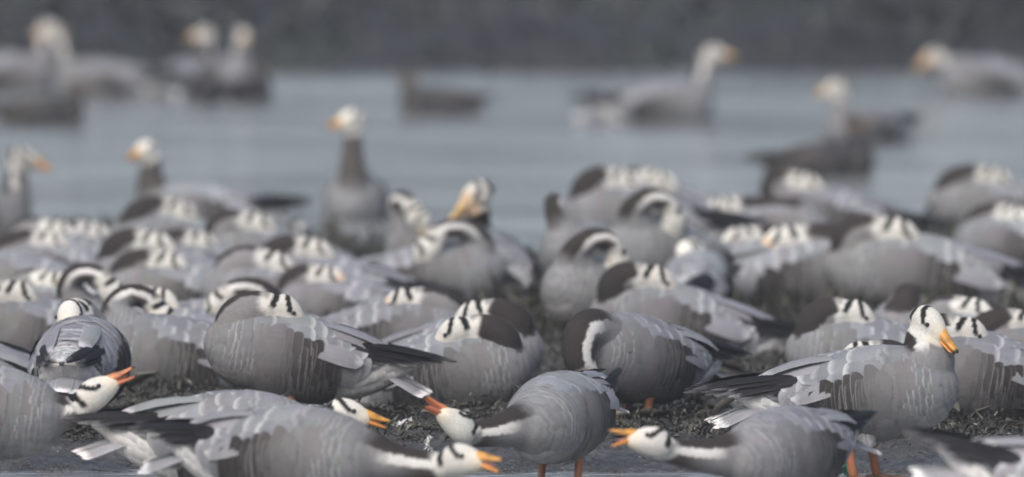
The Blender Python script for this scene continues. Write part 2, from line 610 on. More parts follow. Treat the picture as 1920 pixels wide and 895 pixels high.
def build_coat(seed, ruffle=1.0, pal=None):
    """small contour feathers of breast, flanks, mantle and rump, one mesh"""
    rg = np.random.default_rng(seed)
    fe = Feathers()
    duck = pal == 'duck'
    # breast and side: fine scalloped bars
    rows = np.arange(.155, -.05, -.0115)
    xs, ts = [], []
    for i, x in enumerate(rows):
        r = max(float(np.interp(x, _dx, _dhw)), .03)
        step = .017 / r
        t = np.arange(-math.pi, math.pi, step) + (i % 2) * step / 2
        xs.append(np.full(len(t), x))
        ts.append(t)
    xs, ts = np.concatenate(xs), np.concatenate(ts)
    xs = xs + rg.normal(0, .002, len(xs))
    n = len(xs)
    c = tone((.05, .049, .051) if duck else (.180, .184, .194), n, rg, .06)
    low = sm(1.9, 2.9, np.abs(ts))
    c = mixc(c, (.12, .10, .085) if duck else (.33, .325, .33), low)
    shingles(fe, xs, ts, .024, .030, 0.0, .0004, .0009 * ruffle, c, rgba((.16, .13, .11) if duck else (.30, .305, .312), .75 - .4 * low, n, rg), rg, .001, .02)
    # mantle between the wings
    xs, ts = [], []
    for i, x in enumerate(np.arange(.10, -.16, -.022)):
        r = max(float(np.interp(x, _dx, _dhw)), .03)
        t = np.arange(-.75, .76, .03 / r) + (i % 2) * .015 / r
        xs.append(np.full(len(t), x))
        ts.append(t)
    xs, ts = np.concatenate(xs) + 0, np.concatenate(ts)
    xs = xs + rg.normal(0, .003, len(xs))
    n = len(xs)
    c = tone((.04, .04, .043) if duck else GREY, n, rg, .08)
    shingles(fe, xs, ts, .060, .046, 0.0, .0016, .0018 * ruffle, c, rgba((.13, .11, .10) if duck else FRINGE, .50, n, rg), rg, .001, .015)
    # flank feathers, long vertical dark lamellae with pale tips
    xs, ts, sl = [], [], []
    for i, x in enumerate(np.arange(.078, -.092, -.0150)):
        for sgn in (-1, 1):
            m = 6
            ph = rg.uniform(0, 6)
            t = np.linspace(float(np.interp(x, [-.11, -.07, .09], [1.9, 1.58, 1.08])), 2.60, m) + rg.normal(0, .05, m)
            xs.append(x + .020 * ((t - 1.9) / .6) ** 2 - .006 * (t - 2.0) + rg.normal(0, .0007, m) + rg.normal(0, .0016) + .0018 * np.sin(t * 5 + ph))
            ts.append(sgn * t)
    xs, ts = np.concatenate(xs), np.concatenate(ts)
    n = len(xs)
    d = sm(.075, -.035, xs) ** .8
    c = mixc(tone((.16, .158, .162), n, rg, .03), BROWN, np.clip(d, 0, 1))
    if duck:
        c = tone((.036, .036, .039), n, rg, .15)
    low = sm(1.95, 2.6, np.abs(ts))
    c = mixc(c, (.215, .215, .22), low * .7 * sm(-.12, -.02, xs))
    fs = np.clip(.22 + .55 * sm(.05, -.01, xs) - .62 * sm(.0, -.055, xs), 0, 1) * (1 - .85 * low)
    shingles(fe, xs, ts, .032, .064, np.sign(ts) * -.04 + rg.normal(0, .02, n), .0010 + .0080 * sm(.085, .045, xs), .0024 * ruffle, c,
             rgba((.15, .12, .10) if duck else (.235, .232, .232), fs, n, rg, .04), rg, .0006, .004, curv=.07, vpow=2.4)
    # rump sides and white vent
    xs, ts = [], []
    for i, x in enumerate(np.arange(-.09, -.25, -.02)):
        r = max(float(np.interp(x, _dx, _dhw)), .03)
        t = np.arange(-math.pi, math.pi, .03 / r)
        xs.append(np.full(len(t), x))
        ts.append(t)
    xs, ts = np.concatenate(xs), np.concatenate(ts)
    n = len(xs)
    c = mixc(tone((.33, .34, .355), n, rg, .05), (.07, .06, .055) if duck else (.60, .595, .59), sm(1.0, 1.9, np.abs(ts)))
    shingles(fe, xs, ts, .050, .040, 0.0, .0006, .0012 * ruffle, c, rgba((.12, .10, .09) if duck else (.68, .67, .66), .5, n, rg), rg, .003, .04)
    return fe.mesh('contour_feathers')


def build_wing(sgn, seed, ruffle=1.0, detail=True, pal=None):
    """folded wing: scapulars + coverts mesh, and the list of long feather meshes"""
    rg = np.random.default_rng(seed)
    duck = pal == 'duck'
    fe = Feathers()
    xs, ts = [], []
    for i, x in enumerate(np.arange(.092, -.085, -.0285)):
        r = max(float(np.interp(x, _dx, _dhw)), .03)
        lo = float(np.interp(x, [-.09, -.06, .09], [1.84, 1.64, 1.08]))
        t = np.arange(.16, lo, .040 / r) + (i % 2) * .020 / r
        xs.append(np.full(len(t), x) - .020 * (t - .8) ** 2)
        ts.append(t)
    xs, ts = np.concatenate(xs), np.concatenate(ts)
    xs = xs + rg.normal(0, .003, len(xs))
    n = len(xs)
    sc = .85 + .35 * sm(.10, -.08, xs)
    c = tone((.038, .038, .041) if duck else GREY, n, rg, .09)
    c = mixc(c, (.05, .045, .045) if duck else GREY_L, sm(.9, 1.5, ts) * .15)
    c = mixc(c, (.06, .05, .045) if duck else (.182, .187, .198), sm(.05, .10, xs))
    shingles(fe, xs, sgn * ts, .078 * sc, .060 * sc, sgn * (-.10 + .10 * (ts - .8)), .0008 + .0034 * sm(.09, .03, xs), .0024 * ruffle, c,
             rgba((.13, .11, .10) if duck else FRINGE, (.78 - .35 * sm(.05, .10, xs)) * (1 - .45 * sm(1.1, 1.6, ts)), n, rg), rg, .0012, .014 * ruffle, curv=.15)
    cov = fe
    longs = []

    def grp(base, tip, nrm, Wd, bow, camber, col, fr, point):
        base, tip, nrm = np.array(base, float), np.array(tip, float), np.array(nrm, float)
        base[:, 1] *= sgn
        tip[:, 1] *= sgn
        nrm[:, 1] *= sgn
        for i in range(len(base)):
            f = Feathers() if detail else cov
            long_blades(f, base[i:i + 1], tip[i:i + 1], nrm[i:i + 1], [Wd[i]], [bow[i]], camber, col[i:i + 1], fr[i:i + 1], rg, point)
            if detail:
                longs.append(f)
    # primaries: black, stacked, crossing over the tail
    k = 6
    j = np.arange(k)
    jit = lambda s: rg.normal(0, s, k)
    base = np.stack([-.09 - .010 * j, .074 - .003 * j, .038 + .003 * j], 1)
    tip = np.stack([-.264 - .021 * j + jit(.004), .040 - .0052 * j + jit(.003), .020 + .0062 * j + jit(.003)], 1)
    nrm = np.tile([[.0, .72, .70]], (k, 1))
    grp(base, tip, nrm, np.full(k, .020 if detail else .031), .03 + jit(.006), .002, tone((.02, .018, .017) if duck else (.009, .009, .011), k, rg, .2),
        rgba((.20, .20, .21), np.array([.9, .75, .6, .5, .4, .4]), k, rg), .55)
    # secondaries: dark wedge under the tertials
    k = 4
    j = np.arange(k)
    base = np.stack([-.05 - .012 * j, .085 - .004 * j, .016 + .008 * j], 1)
    tip = np.stack([-.200 - .014 * j, .058 - .006 * j, .014 + .008 * j], 1)
    grp(base, tip, np.tile([[0, .9, .35]], (k, 1)), np.full(k, .029), np.full(k, .04), .003, tone((.016, .016, .019), k, rg, .2),
        rgba((.36, .36, .37), np.full(k, .4), k, rg), .1)
    # tertials: long grey blades with pale edges
    k = 5
    j = np.arange(k)
    jit = lambda s: rg.normal(0, s * ruffle, k)
    base = np.stack([-.040 - .006 * j, .088 - .012 * j, .026 + .014 * j], 1)
    tip = np.stack([-.160 - .017 * j + jit(.006), .070 - .010 * j + jit(.004), .010 + .0105 * j + jit(.004)], 1)
    nrm = np.stack([0 * j, .88 - .13 * j, .45 + .12 * j], 1)
    grp(base, tip, nrm, .046 - .002 * j, .05 + jit(.008), .004, tone((.05, .042, .04) if duck else (.190, .198, .216), k, rg, .1),
        rgba((.14, .12, .11) if duck else (.45, .45, .46), np.full(k, .65), k, rg), .12)
    return cov, longs


def build_tail(seed, detail=True, pal=None):
    rg = np.random.default_rng(seed)
    duck = pal == 'duck'
    k = 11
    a = np.linspace(-1, 1, k)
    base = np.stack([np.full(k, -.205), a * .020, .014 - .012 * np.abs(a)], 1)
    tip = np.stack([-.335 + .018 * np.abs(a) + rg.normal(0, .004, k), a * .050, -.020 - .014 * np.abs(a) + rg.normal(0, .002, k)], 1)
    nrm = np.stack([0 * a, a * .45, np.ones(k)], 1)
    col = tone((.05, .045, .04) if duck else (.23, .238, .252), k, rg, .08)
    fr = rgba((.10, .09, .08) if duck else (.72, .71, .70), np.full(k, .95), k, rg)
    if duck:
        tip[:, 0] += .05
    out = []
    if not detail:
        f = Feathers()
        long_blades(f, base, tip, nrm, np.full(k, .030), np.full(k, .02), .003, col, fr, rg, .05)
        return f
    for i in range(k):
        f = Feathers()
        long_blades(f, base[i:i + 1], tip[i:i + 1], nrm[i:i + 1], [.030], [.02], .003, col[i:i + 1], fr[i:i + 1], rg, .05)
        out.append(f)
    return out


COATS = {}
for key, sd, ruf, pal in (('a', 21, 1.0, None), ('b', 22, 1.15, None), ('c', 23, 1.0, None), ('loose', 24, 2.0, None), ('duck', 25, 1.0, 'duck')):
    w = {}
    for det in (True, False):
        if det and pal:
            continue
        wings = []
        for s in (1, -1):
            cov, longs = build_wing(s, sd * 7 + s, ruf, det, pal)
            wings.append((cov.mesh('wing'), [f.mesh('feather') for f in longs]))
        tl = build_tail(sd * 5, det, pal)
        if det:
            tmesh = ([f.mesh('tail_feather') for f in tl])
        else:
            tmesh = tl.mesh('tail')
        w[det] = (wings, tmesh)
    COATS[key] = (build_coat(sd, ruf, pal), w)


# ------------------------------------------------------------------ head parts (head-local: x to the bill, z to the crown)
def tube_rings(C, T, D, RY, RZ, n=18):
    """rings round centres C with side axis T x D; RY sideways, RZ along D"""
    C, T, D = map(np.asarray, (C, T, D))
    S = np.cross(D, T)
    a = np.linspace(0, 2 * math.pi, n, endpoint=False)
    P = C[:, None, :] + S[:, None, :] * (np.asarray(RY)[:, None, None] * np.sin(a)[None, :, None]) + D[:, None, :] * (np.asarray(RZ)[:, None, None] * np.cos(a)[None, :, None])
    m = len(C)
    V = np.concatenate([P.reshape(-1, 3), C[:1], C[-1:]])
    F = []
    for i in range(m - 1):
        for j in range(n):
            k = (j + 1) % n
            F.append((i * n + j, (i + 1) * n + j, (i + 1) * n + k, i * n + k))
    b0, b1 = m * n, m * n + 1
    for j in range(n):
        k = (j + 1) % n
        F.append((b0, j, k))
        F.append((b1, (m - 1) * n + k, (m - 1) * n + j))
    return V, F


def loft_x(xs, zc, hy, hz, n=18):
    m = len(xs)
    C = np.stack([xs, np.zeros(m), zc], 1)
    return tube_rings(C, np.tile([[1., 0, 0]], (m, 1)), np.tile([[0., 0, 1]], (m, 1)), hy, hz, n)


HS = 1.10
HEAD_X = np.array([-.043, -.040, -.034, -.024, -.012, .002, .016, .028, .038, .046, .049])
HEAD_Z = np.array([-.004, -.004, -.003, -.001, .000, .000, -.001, -.003, -.005, -.006, -.006])
HEAD_HY = np.array([.002, .010, .017, .0225, .0255, .0260, .0240, .0205, .0160, .0120, .004])
HEAD_HZ = np.array([.002, .012, .020, .0265, .0300, .0300, .0270, .0225, .0175, .0130, .004])


def horn_cols(V, dark_from, c, inner=None):
    col = np.tile([[*c, 1.0]], (len(V), 1))
    t = sm(dark_from - .004, dark_from + .004, V[:, 0])
    col[:, :3] = col[:, :3] * (1 - t[:, None]) + np.array([.012, .010, .010]) * t[:, None]
    t = sm(.052, .040, V[:, 0])
    col[:, :3] = col[:, :3] * (1 - .35 * t[:, None]) + np.array([.60, .34, .07]) * .35 * t[:, None]
    return col


def bill_meshes(c, tag_):
    xs = np.array([.034, .040, .050, .062, .074, .084, .090, .0925])
    V, F = loft_x(xs, np.array([-.001, -.001, -.003, -.0065, -.0095, -.0115, -.0130, -.0140]),
                  np.array([.0118, .0120, .0112, .0098, .0086, .0078, .0058, .002]),
                  np.array([.0120, .0122, .0100, .0072, .0052, .0040, .0036, .001]), 14)
    lowv = V[:, 2] < np.interp(V[:, 0], xs, [-.001, -.001, -.003, -.0065, -.0095, -.0115, -.013, -.014]) - .0003
    # flatten the underside (cutting edge)
    ce = np.interp(V[:, 0], [.034, .05, .09], [-.0085, -.0088, -.0152])
    V[lowv, 2] = np.maximum(V[lowv, 2], ce[lowv])
    col = horn_cols(V, .0855, c)
    # nostril
    nd = (np.abs(V[:, 0] - .060) < .006) & (np.abs(V[:, 1]) > .004) & (V[:, 2] > -.006)
    col[nd, :3] *= .55
    up = make_mesh('bill', V, F, M_HORN, {'col': ('FLOAT_COLOR', col)})
    xs = np.array([.0, .006, .018, .032, .042, .049, .051])
    V, F = loft_x(xs, np.array([0, 0, -.0005, -.0012, -.0015, -.001, -.001]),
                  np.array([.0095, .0105, .0095, .0080, .0068, .0045, .002]),
                  np.array([.0055, .0058, .0045, .0034, .0026, .0020, .001]), 12)
    col = horn_cols(V + np.array([.038, 0, 0]), .083, tuple(np.array(c) * np.array([.95, .8, .8])))
    lo = make_mesh('lower_mandible', V, F, M_HORN, {'col': ('FLOAT_COLOR', col)})
    V, F = loft_x(np.array([.0, .006, .018, .030, .036]), np.array([.002, .004, .0045, .004, .0035]),
                  np.array([.003, .006, .0055, .004, .001]), np.array([.002, .0024, .002, .0014, .0005]), 10)
    tg = make_mesh('tongue', V, F, M_HORN, {'col': ('FLOAT_COLOR', np.tile([[.45, .20, .18, 1]], (len(V), 1)))})
    return up, lo, tg


ME_BILL = {'orange': bill_meshes((.60, .29, .055), 'o'), 'red': bill_meshes((.50, .18, .075), 'r'), 'pale': bill_meshes((.58, .40, .17), 'p'), 'dark': bill_meshes((.05, .045, .04), 'd')}


def eye_mesh(r=.0046):
    V, F = [], []
    nlat, nlon = 7, 10
    for i in range(nlat):
        a = math.pi * i / (nlat - 1)
        for j in range(nlon):
            b = 2 * math.pi * j / nlon
            V.append((r * math.sin(a) * math.cos(b), r * math.sin(a) * math.sin(b), r * math.cos(a)))
    for i in range(nlat - 1):
        for j in range(nlon):
            k = (j + 1) % nlon
            F.append((i * nlon + j, (i + 1) * nlon + j, (i + 1) * nlon + k, i * nlon + k))
    return make_mesh('eye', V, F, M_EYE)


ME_EYE = eye_mesh()


def leg_mesh(h):
    """lower leg from the feathered thigh down to the ankle, hock thickened"""
    zz = np.array([h + .02, h, h * .82, h * .62, h * .35, .02, .006])
    xx = np.array([-.012, -.012, -.012, -.010, -.004, .000, .002])
    r = np.array([.010, .0115, .0136, .0110, .0094, .0102, .0075])
    C = np.stack([xx, 0 * zz, zz], 1)
    m = len(zz)
    V, F = tube_rings(C, np.tile([[0., 0, -1]], (m, 1)), np.tile([[1., 0, 0]], (m, 1)), r * .85, r, 12)
    col = np.tile([[.30, .112, .052, 1.0]], (len(V), 1))
    col[:, :3] *= (1 + .12 * wob(V, 120, 1.0))[:, None]
    return make_mesh('leg', V, F, M_HORN, {'col': ('FLOAT_COLOR', col)})


def foot_mesh():
    """webbed foot: three toes joined by a web, and a short hind toe"""
    toes = [(-.42, .062), (0, .075), (.42, .062)]
    V, F = [], []
    for a, L in toes:
        d = np.array([math.cos(a), math.sin(a), 0])
        m = 5
        t = np.linspace(0, 1, m)
        C = np.stack([d[0] * L * t, d[1] * L * t, .0085 - .004 * t + .002 * np.sin(t * 9)], 1)
        v, f = tube_rings(C, np.tile([d], (m, 1)), np.tile([[0., 0, 1]], (m, 1)), .0052 - .0028 * t, .0055 - .003 * t, 8)
        o = len(V)
        V.extend(v.tolist())
        F.extend([tuple(i + o for i in q) for q in f])
    m = 3
    t = np.linspace(0, 1, m)
    v, f = tube_rings(np.stack([-.022 * t, 0 * t, .010 - .002 * t], 1), np.tile([[-1., 0, 0]], (m, 1)), np.tile([[0., 0, 1]], (m, 1)), .004 - .002 * t, .004 - .002 * t, 8)
    o = len(V)
    V.extend(v.tolist())
    F.extend([tuple(i + o for i in q) for q in f])
    for (a0, l0), (a1, l1) in zip(toes[:-1], toes[1:]):
        o = len(V)
        pts = [(0.004, 0)]
        for k in range(6):
            s = k / 5
            a = a0 + (a1 - a0) * s
            L = (l0 + (l1 - l0) * s) * (.92 - .14 * math.sin(math.pi * s))
            pts.append((L * math.cos(a), L * math.sin(a)))
        for z in (.0062, .0035):
            V.extend([(x, y, z) for x, y in pts])
        k = len(pts)
        F.append(tuple(o + i for i in range(k)))
        F.append(tuple(o + k + i for i in reversed(range(k))))
        for i in range(k):
            j = (i + 1) % k
            F.append((o + i, o + k + i, o + k + j, o + j))
    V = np.array(V)
    col = np.tile([[.20, .095, .055, 1.0]], (len(V), 1))
    return make_mesh('foot', V, F, M_HORN, {'col': ('FLOAT_COLOR', col)}, smooth=False)


ME_FOOT = foot_mesh()
ME_LEG = {}


# ------------------------------------------------------------------ poses (trunk-local metres: x forward, y left, z up)
def pose(kind, s=1, tw=.75, hp=0.0, hy=0.0, reach=None, dz=0.0, dx=0.0, dy=0.0, bend=0.0, roll=0.0):
    """neck control points (pos, radius, dorsal), then head centre, forward, up"""
    if kind == 'sleep':
        pts = [((.065, 0, .005), .080, (0, 0, 1)), ((.108, 0, .030), .066, (.4, s * .3 * tw, .7)), ((.122 + dx * .6, s * .008, .056 + dz * .6), .052, (.75, s * tw, .3)),
               ((.104 + dx, s * .016, .078 + dz), .043, (.55, s * .8 * tw, .6)), ((.072 + dx, s * .022, .087 + dz), .037, (.15, s * .3 * tw, 1))]
        hc, f, u = (.034 + dx, s * (.026 + dy), .090 + dz), (-1, s * .02, -.42), (-.40, s * .1, 1)
    elif kind == 'curl':
        pts = [((.075, 0, .010), .080, (0, 0, 1)), ((.122, s * .01, .055), .054, (.7, 0, .5)), ((.146 + dx * .6, s * .025, .098 + dz), .033, (1, 0, .2)),
               ((.128 + dx, s * .05, .130 + dz), .028, (.6, 0, .8)), ((.092 + dx, s * .066, .134 + dz), .026, (-.15, 0, 1)), ((.060 + dx, s * .072, .116 + dz), .026, (-.75, 0, .65))]
        hc, f, u = (.040 + dx, s * (.070 + dy), .088 + dz), (-.55, -s * .10, -.85), (-.85, 0, .55)
    elif kind == 'chestpreen':
        pts = [((.065, 0, .000), .082, (0, 0, 1)), ((.118, s * .01, .030), .064, (-.2, 0, 1)), ((.165, s * .022, .042), .050, (.25, 0, 1)), ((.203, s * .034, .024), .042, (.85, 0, .5)),
               ((.214, s * .044, -.020), .037, (1, 0, 0)), ((.200, s * .054, -.055), .031, (.95, 0, -.3))]
        hc, f, u = (.178, s * .066, -.085), (-.55, s * .2, -.75), (.8, 0, -.55)
    elif kind == 'threat':
        R = reach or .34
        pts = [((.075, 0, .005), .082, (0, 0, 1)), ((.135, bend * .15, .004 + dz * .1), .058, (0, 0, 1)), ((.135 + (R - .135) * .36, bend * .5, -.006 + dz * .4), .037, (0, 0, 1)),
               ((.135 + (R - .135) * .68, bend * .85, -.010 + dz * .8), .0285, (0, 0, 1)), ((R - .030, bend, -.006 + dz), .0265, (0, 0, 1))]
        cp, sp = math.cos(hp), math.sin(hp)
        hc = (R + .004 * cp, bend, dz + .004 + .02 * sp)
        f = (cp * math.cos(hy), cp * math.sin(hy), sp)
        u = (-sp, 0, cp)
    elif kind == 'alert':
        R = reach or .19
        pts = [((.075, 0, .010), .080, (0, 0, 1)), ((.122, 0, .050), .060, (-.5, 0, .7)), ((.138 + dx * .4, 0, .050 + (R - .05) * .40), .039, (-1, 0, .2)),
               ((.138 + dx * .8, 0, .050 + (R - .05) * .75), .030, (-1, 0, 0)), ((.140 + dx, 0, R - .018), .0275, (-1, 0, .15))]
        cp, sp = math.cos(hp), math.sin(hp)
        hc = (.152 + dx + .006 * math.cos(hy), .006 * math.sin(hy), R + .006)
        f = (cp * math.cos(hy), cp * math.sin(hy), sp)
        u = (-sp * math.cos(hy), -sp * math.sin(hy), cp)
    elif kind == 'relaxed':
        pts = [((.070, 0, .010), .082, (0, 0, 1)), ((.118, 0, .048), .066, (-.4, 0, .8)), ((.130, 0, .085), .050, (-1, 0, .3)), ((.124 + dx, 0, .115 + dz), .039, (-1, 0, .1))]
        cp, sp = math.cos(hp), math.sin(hp)
        hc = (.128 + dx + .012 * math.cos(hy), .012 * math.sin(hy), .142 + dz)
        f = (cp * math.cos(hy), cp * math.sin(hy), sp)
        u = (-sp * math.cos(hy), -sp * math.sin(hy), cp)
    f, u = Vector(f).normalized(), Vector(u)
    u = (u - f * u.dot(f)).normalized()
    if roll:
        u = Matrix.Rotation(roll, 3, f) @ u
    return pts, Vector(hc), f, u, kind


def catmull(A, n):
    A = np.asarray(A, float)
    P = np.concatenate([[2 * A[0] - A[1]], A, [2 * A[-1] - A[-2]]])
    m = len(A) - 1
    t = np.linspace(0, m - 1e-6, n)
    i = t.astype(int)
    f = (t - i)[:, None]
    p0, p1, p2, p3 = P[i], P[i + 1], P[i + 2], P[i + 3]
    return .5 * ((2 * p1) + (-p0 + p2) * f + (2 * p0 - 5 * p1 + 4 * p2 - p3) * f ** 2 + (-p0 + 3 * p1 - 3 * p2 + p3) * f ** 3)


def trunk_base_mesh():
    a = np.linspace(0, math.pi, 30)
    xs = (.188 - .28) / 2 + (.188 + .28) / 2 * np.cos(a)
    xs[0], xs[-1] = .1875, -.2795
    xs = xs[::-1]
    n = 28
    th = np.linspace(0, 2 * math.pi, n, endpoint=False)
    X, T = np.meshgrid(xs, th, indexing='ij')
    P = trunk_pt(X.ravel(), T.ravel())
    m = len(xs)
    V = np.concatenate([P, [[-.2805, 0, .034]], [[.1885, 0, -.002]]])
    F = []
    for i in range(m - 1):
        for j in range(n):
            k = (j + 1) % n
            F.append((i * n + j, (i + 1) * n + j, (i + 1) * n + k, i * n + k))
    b0, b1 = m * n, m * n + 1
    for j in range(n):
        k = (j + 1) % n
        F.append((b0, j, k))
        F.append((b1, (m - 1) * n + k, (m - 1) * n + j))
    return V, [tuple(reversed(f)) for f in F]


TRUNK_V, TRUNK_F = trunk_base_mesh()


def signed_volume(V, F):
    s = 0.0
    for f in F:
        for k in range(1, len(f) - 1):
            s += np.dot(V[f[0]], np.cross(V[f[k]], V[f[k + 1]]))
    return s


def outward(V, F):
    return F if signed_volume(V, F) > 0 else [tuple(reversed(f)) for f in F]


TRUNK_F = outward(TRUNK_V, TRUNK_F)


def body_source(P, thigh=None):
    """overlapping closed lofts that are fused into one continuous skin"""
    pts, hc, f, u, kind = P
    n = 40
    C = catmull([p[0] for p in pts], n)
    r = catmull([[p[1]] for p in pts], n)[:, 0]
    D = catmull([p[2] for p in pts], n)
    T = np.gradient(C, axis=0)
    T /= np.linalg.norm(T, axis=1, keepdims=True)
    D = D - (D * T).sum(1, keepdims=True) * T
    D /= np.linalg.norm(D, axis=1, keepdims=True)
    V, F = [TRUNK_V], list(TRUNK_F)
    o = len(TRUNK_V)
    nv, nf = tube_rings(C, T, D, r * .92, r, 18)
    nf = outward(nv, nf)
    V.append(nv)
    F += [tuple(i + o for i in q) for q in nf]
    o += len(nv)
    hv, hf = loft_x(HEAD_X, HEAD_Z, HEAD_HY, HEAD_HZ, 18)
    hf = outward(hv, hf)
    R = np.array(Matrix((f, u.cross(f), u)).transposed())
    V.append(hv * HS @ R.T + np.array(hc))
    F += [tuple(i + o for i in q) for q in hf]
    o += len(hv)
    # short bridge from the neck end into the skull
    e0, e1 = C[-1], np.array(hc) - .004 * np.array(f) - .002 * np.array(u)
    t = np.linspace(0, 1, 6)[:, None]
    BC = e0 + (e1 - e0) * t
    bt = (e1 - e0) / (np.linalg.norm(e1 - e0) + 1e-6)
    bd = D[-1] - bt * np.dot(D[-1], bt)
    bd /= np.linalg.norm(bd)
    br = np.linspace(r[-1], .022, 6)
    bv, bf = tube_rings(BC, np.tile([bt], (6, 1)), np.tile([bd], (6, 1)), br * .92, br, 16)
    bf = outward(bv, bf)
    V.append(bv)
    F += [tuple(i + o for i in q) for q in bf]
    o += len(bv)
    if thigh:
        for s in (1, -1):
            tz = np.linspace(-.03, thigh, 6)
            q = np.linspace(0, 1, 6)
            C2 = np.stack([-.022 + .012 * q, s * (.042 + .004 * q), tz], 1)
            r2 = np.array([.018, .036, .034, .026, .019, .014])
            v2, f2 = tube_rings(C2, np.tile([[0., 0, -1]], (6, 1)), np.tile([[1., 0, 0]], (6, 1)), r2 * .8, r2, 14)
            f2 = outward(v2, f2)
            V.append(v2)
            F += [tuple(i + o for i in k) for k in f2]
            o += len(v2)
    return np.concatenate(V), F, (C, r, D, T), R


def body_colours(V, neck, hc, R, pal, seed, kind, peach=False, darkneck=False):
    C, r, D, T = neck
    n = len(V)
    x, y, z = V.T
    nz = wob(V, 60, seed)
    nz2 = wob(V, 230, seed * 1.7)
    c = np.tile([[.182, .186, .196]], (n, 1))
    rear = sm(-.06, -.15, x) * sm(.03, -.03, z)
    belly = sm(-.04, -.085, z)
    c = mixc(c, (.32, .315, .32), belly * .8)
    c = mixc(c, (.60, .595, .59), rear)
    bar = np.full(n, .30) * (1 - rear)
    if pal == 'duck':
        c = np.tile([[.040, .040, .043]], (n, 1))
        bar[:] = .5
    # neck coordinates
    d2 = ((V[:, None, :] - C[None]) ** 2).sum(2)
    q = np.sqrt(d2) / r[None]
    i = q.argmin(1)
    qm = q[np.arange(n), i]
    s = i / (len(C) - 1.0)
    rel = V - C[i]
    rel = rel - (rel * T[i]).sum(1, keepdims=True) * T[i]
    rel /= np.linalg.norm(rel, axis=1, keepdims=True) + 1e-9
    phi = np.arccos(np.clip((rel * D[i]).sum(1), -1, 1)) + .10 * nz2 + .06 * nz
    H = (V - np.array(hc)) @ R / HS
    hx, hyy, hz = H.T
    inhead = sm(1.30, 1.10, np.sqrt((hx / .052) ** 2 + (hyy / .031) ** 2 + (hz / .036) ** 2))
    on = sm(1.30, 1.12, qm) * sm(.16, .34, s)
    on = np.where(s > .97, np.maximum(on, sm(1.6, 1.3, qm)), on)
    if pal != 'duck':
        cn = np.tile([[.185, .183, .188]], (n, 1))
        cn = mixc(cn, (.060, .052, .049), sm(1.25, 1.75, phi) * sm(.45, .72, s) * (0.0 if kind == 'sleep' else 1.0))
        if darkneck:
            cn = mixc(cn, (.060, .054, .052), sm(.08, .25, s))
        cn = mixc(cn, (.56, .555, .54), (0.0 if darkneck else 1.0) * sm(.92, 1.02, phi) * (sm(2.3, 1.5, phi) if kind == 'sleep' else sm(1.72, 1.58, phi)) * (sm(.80, .92, s + .04 * nz) if kind == 'sleep' else sm(.34, .52, s + .06 * nz)))
        cn = mixc(cn, (.030, .026, .025), sm(1.06, .96, phi) * sm(.14, .34, s + .05 * nz))
        cn = mixc(cn, (.61, .60, .57), (sm(.93, .99, s + .02 * nz2) if kind == 'sleep' else sm(.90, .97, s + .02 * nz2)) * sm(.75, .9, phi))
    else:
        cn = np.tile([[.042, .041, .044]], (n, 1))
    c = c * (1 - on[:, None]) + cn * on[:, None]
    bar = bar * (1 - on)
    # head
    e = .0022 * nz2 + .0012 * nz
    ch = np.tile([[.53, .52, .485]], (n, 1))
    ch = mixc(ch, (.62, .55, .43), sm(.018, .038, hx) * .7)
    if peach:
        ch = mixc(ch, (.66, .44, .27), sm(.006, .026, hx + 3 * e) * .8)
    b1 = sm(.0078, .0056, np.abs(hx + e - (.010 - 1.0 * np.clip(hz - .004, -1, .028)))) * sm(.000, .006, hz + e)
    b2 = sm(.0074, .0052, np.abs(hx + e + .0295 + .10 * hz)) * sm(-.012, -.004, hz + e)
    if pal != 'duck':
        ch = mixc(ch, (.012, .011, .011), np.maximum(b1, b2))
        # hind-neck stripe starts behind the second bar
        ch = mixc(ch, (.035, .031, .030), sm(-.040, -.048, hx + e) * sm(-.004, .006, hz) * .6)
    else:
        ch = np.tile([[.11, .095, .08]], (n, 1))
        ch = mixc(ch, (.035, .03, .027), sm(.004, .012, hz))
    c = c * (1 - inhead[:, None]) + ch * inhead[:, None]
    bar = bar * (1 - inhead)
    return np.concatenate([np.clip(c, .004, .85), np.ones((n, 1))], 1), bar


# ------------------------------------------------------------------ the flock
# px, py: photo position of the middle of the back; yaw: heading (0 right, 90 away, 180 left, 270 towards the camera)
GEESE = []


def goose(px, py, yaw, stance, P, label, group, coat='a', scale=1.0, pitch=6.0, open_=0.0, tone_=1.0, level=1, pal=None, bill='orange', roll=0.0, zc=None, tail=True, cat='goose', name='bar_headed_goose'):
    GEESE.append(dict(px=px, py=py, yaw=yaw, stance=stance, P=P, label=label, group=group, coat=coat, scale=scale, pitch=pitch, open=open_,
                      tone=tone_, level=level, pal=pal, bill=bill, roll=roll, zc=zc, cat=cat, name=name))


BANK = 'geese resting on the muddy bank'
HISS = 'geese hissing with their necks stretched low'
SWIM = 'geese swimming behind the flock'
DUCKS = 'dark ducks on the water'
p = pose
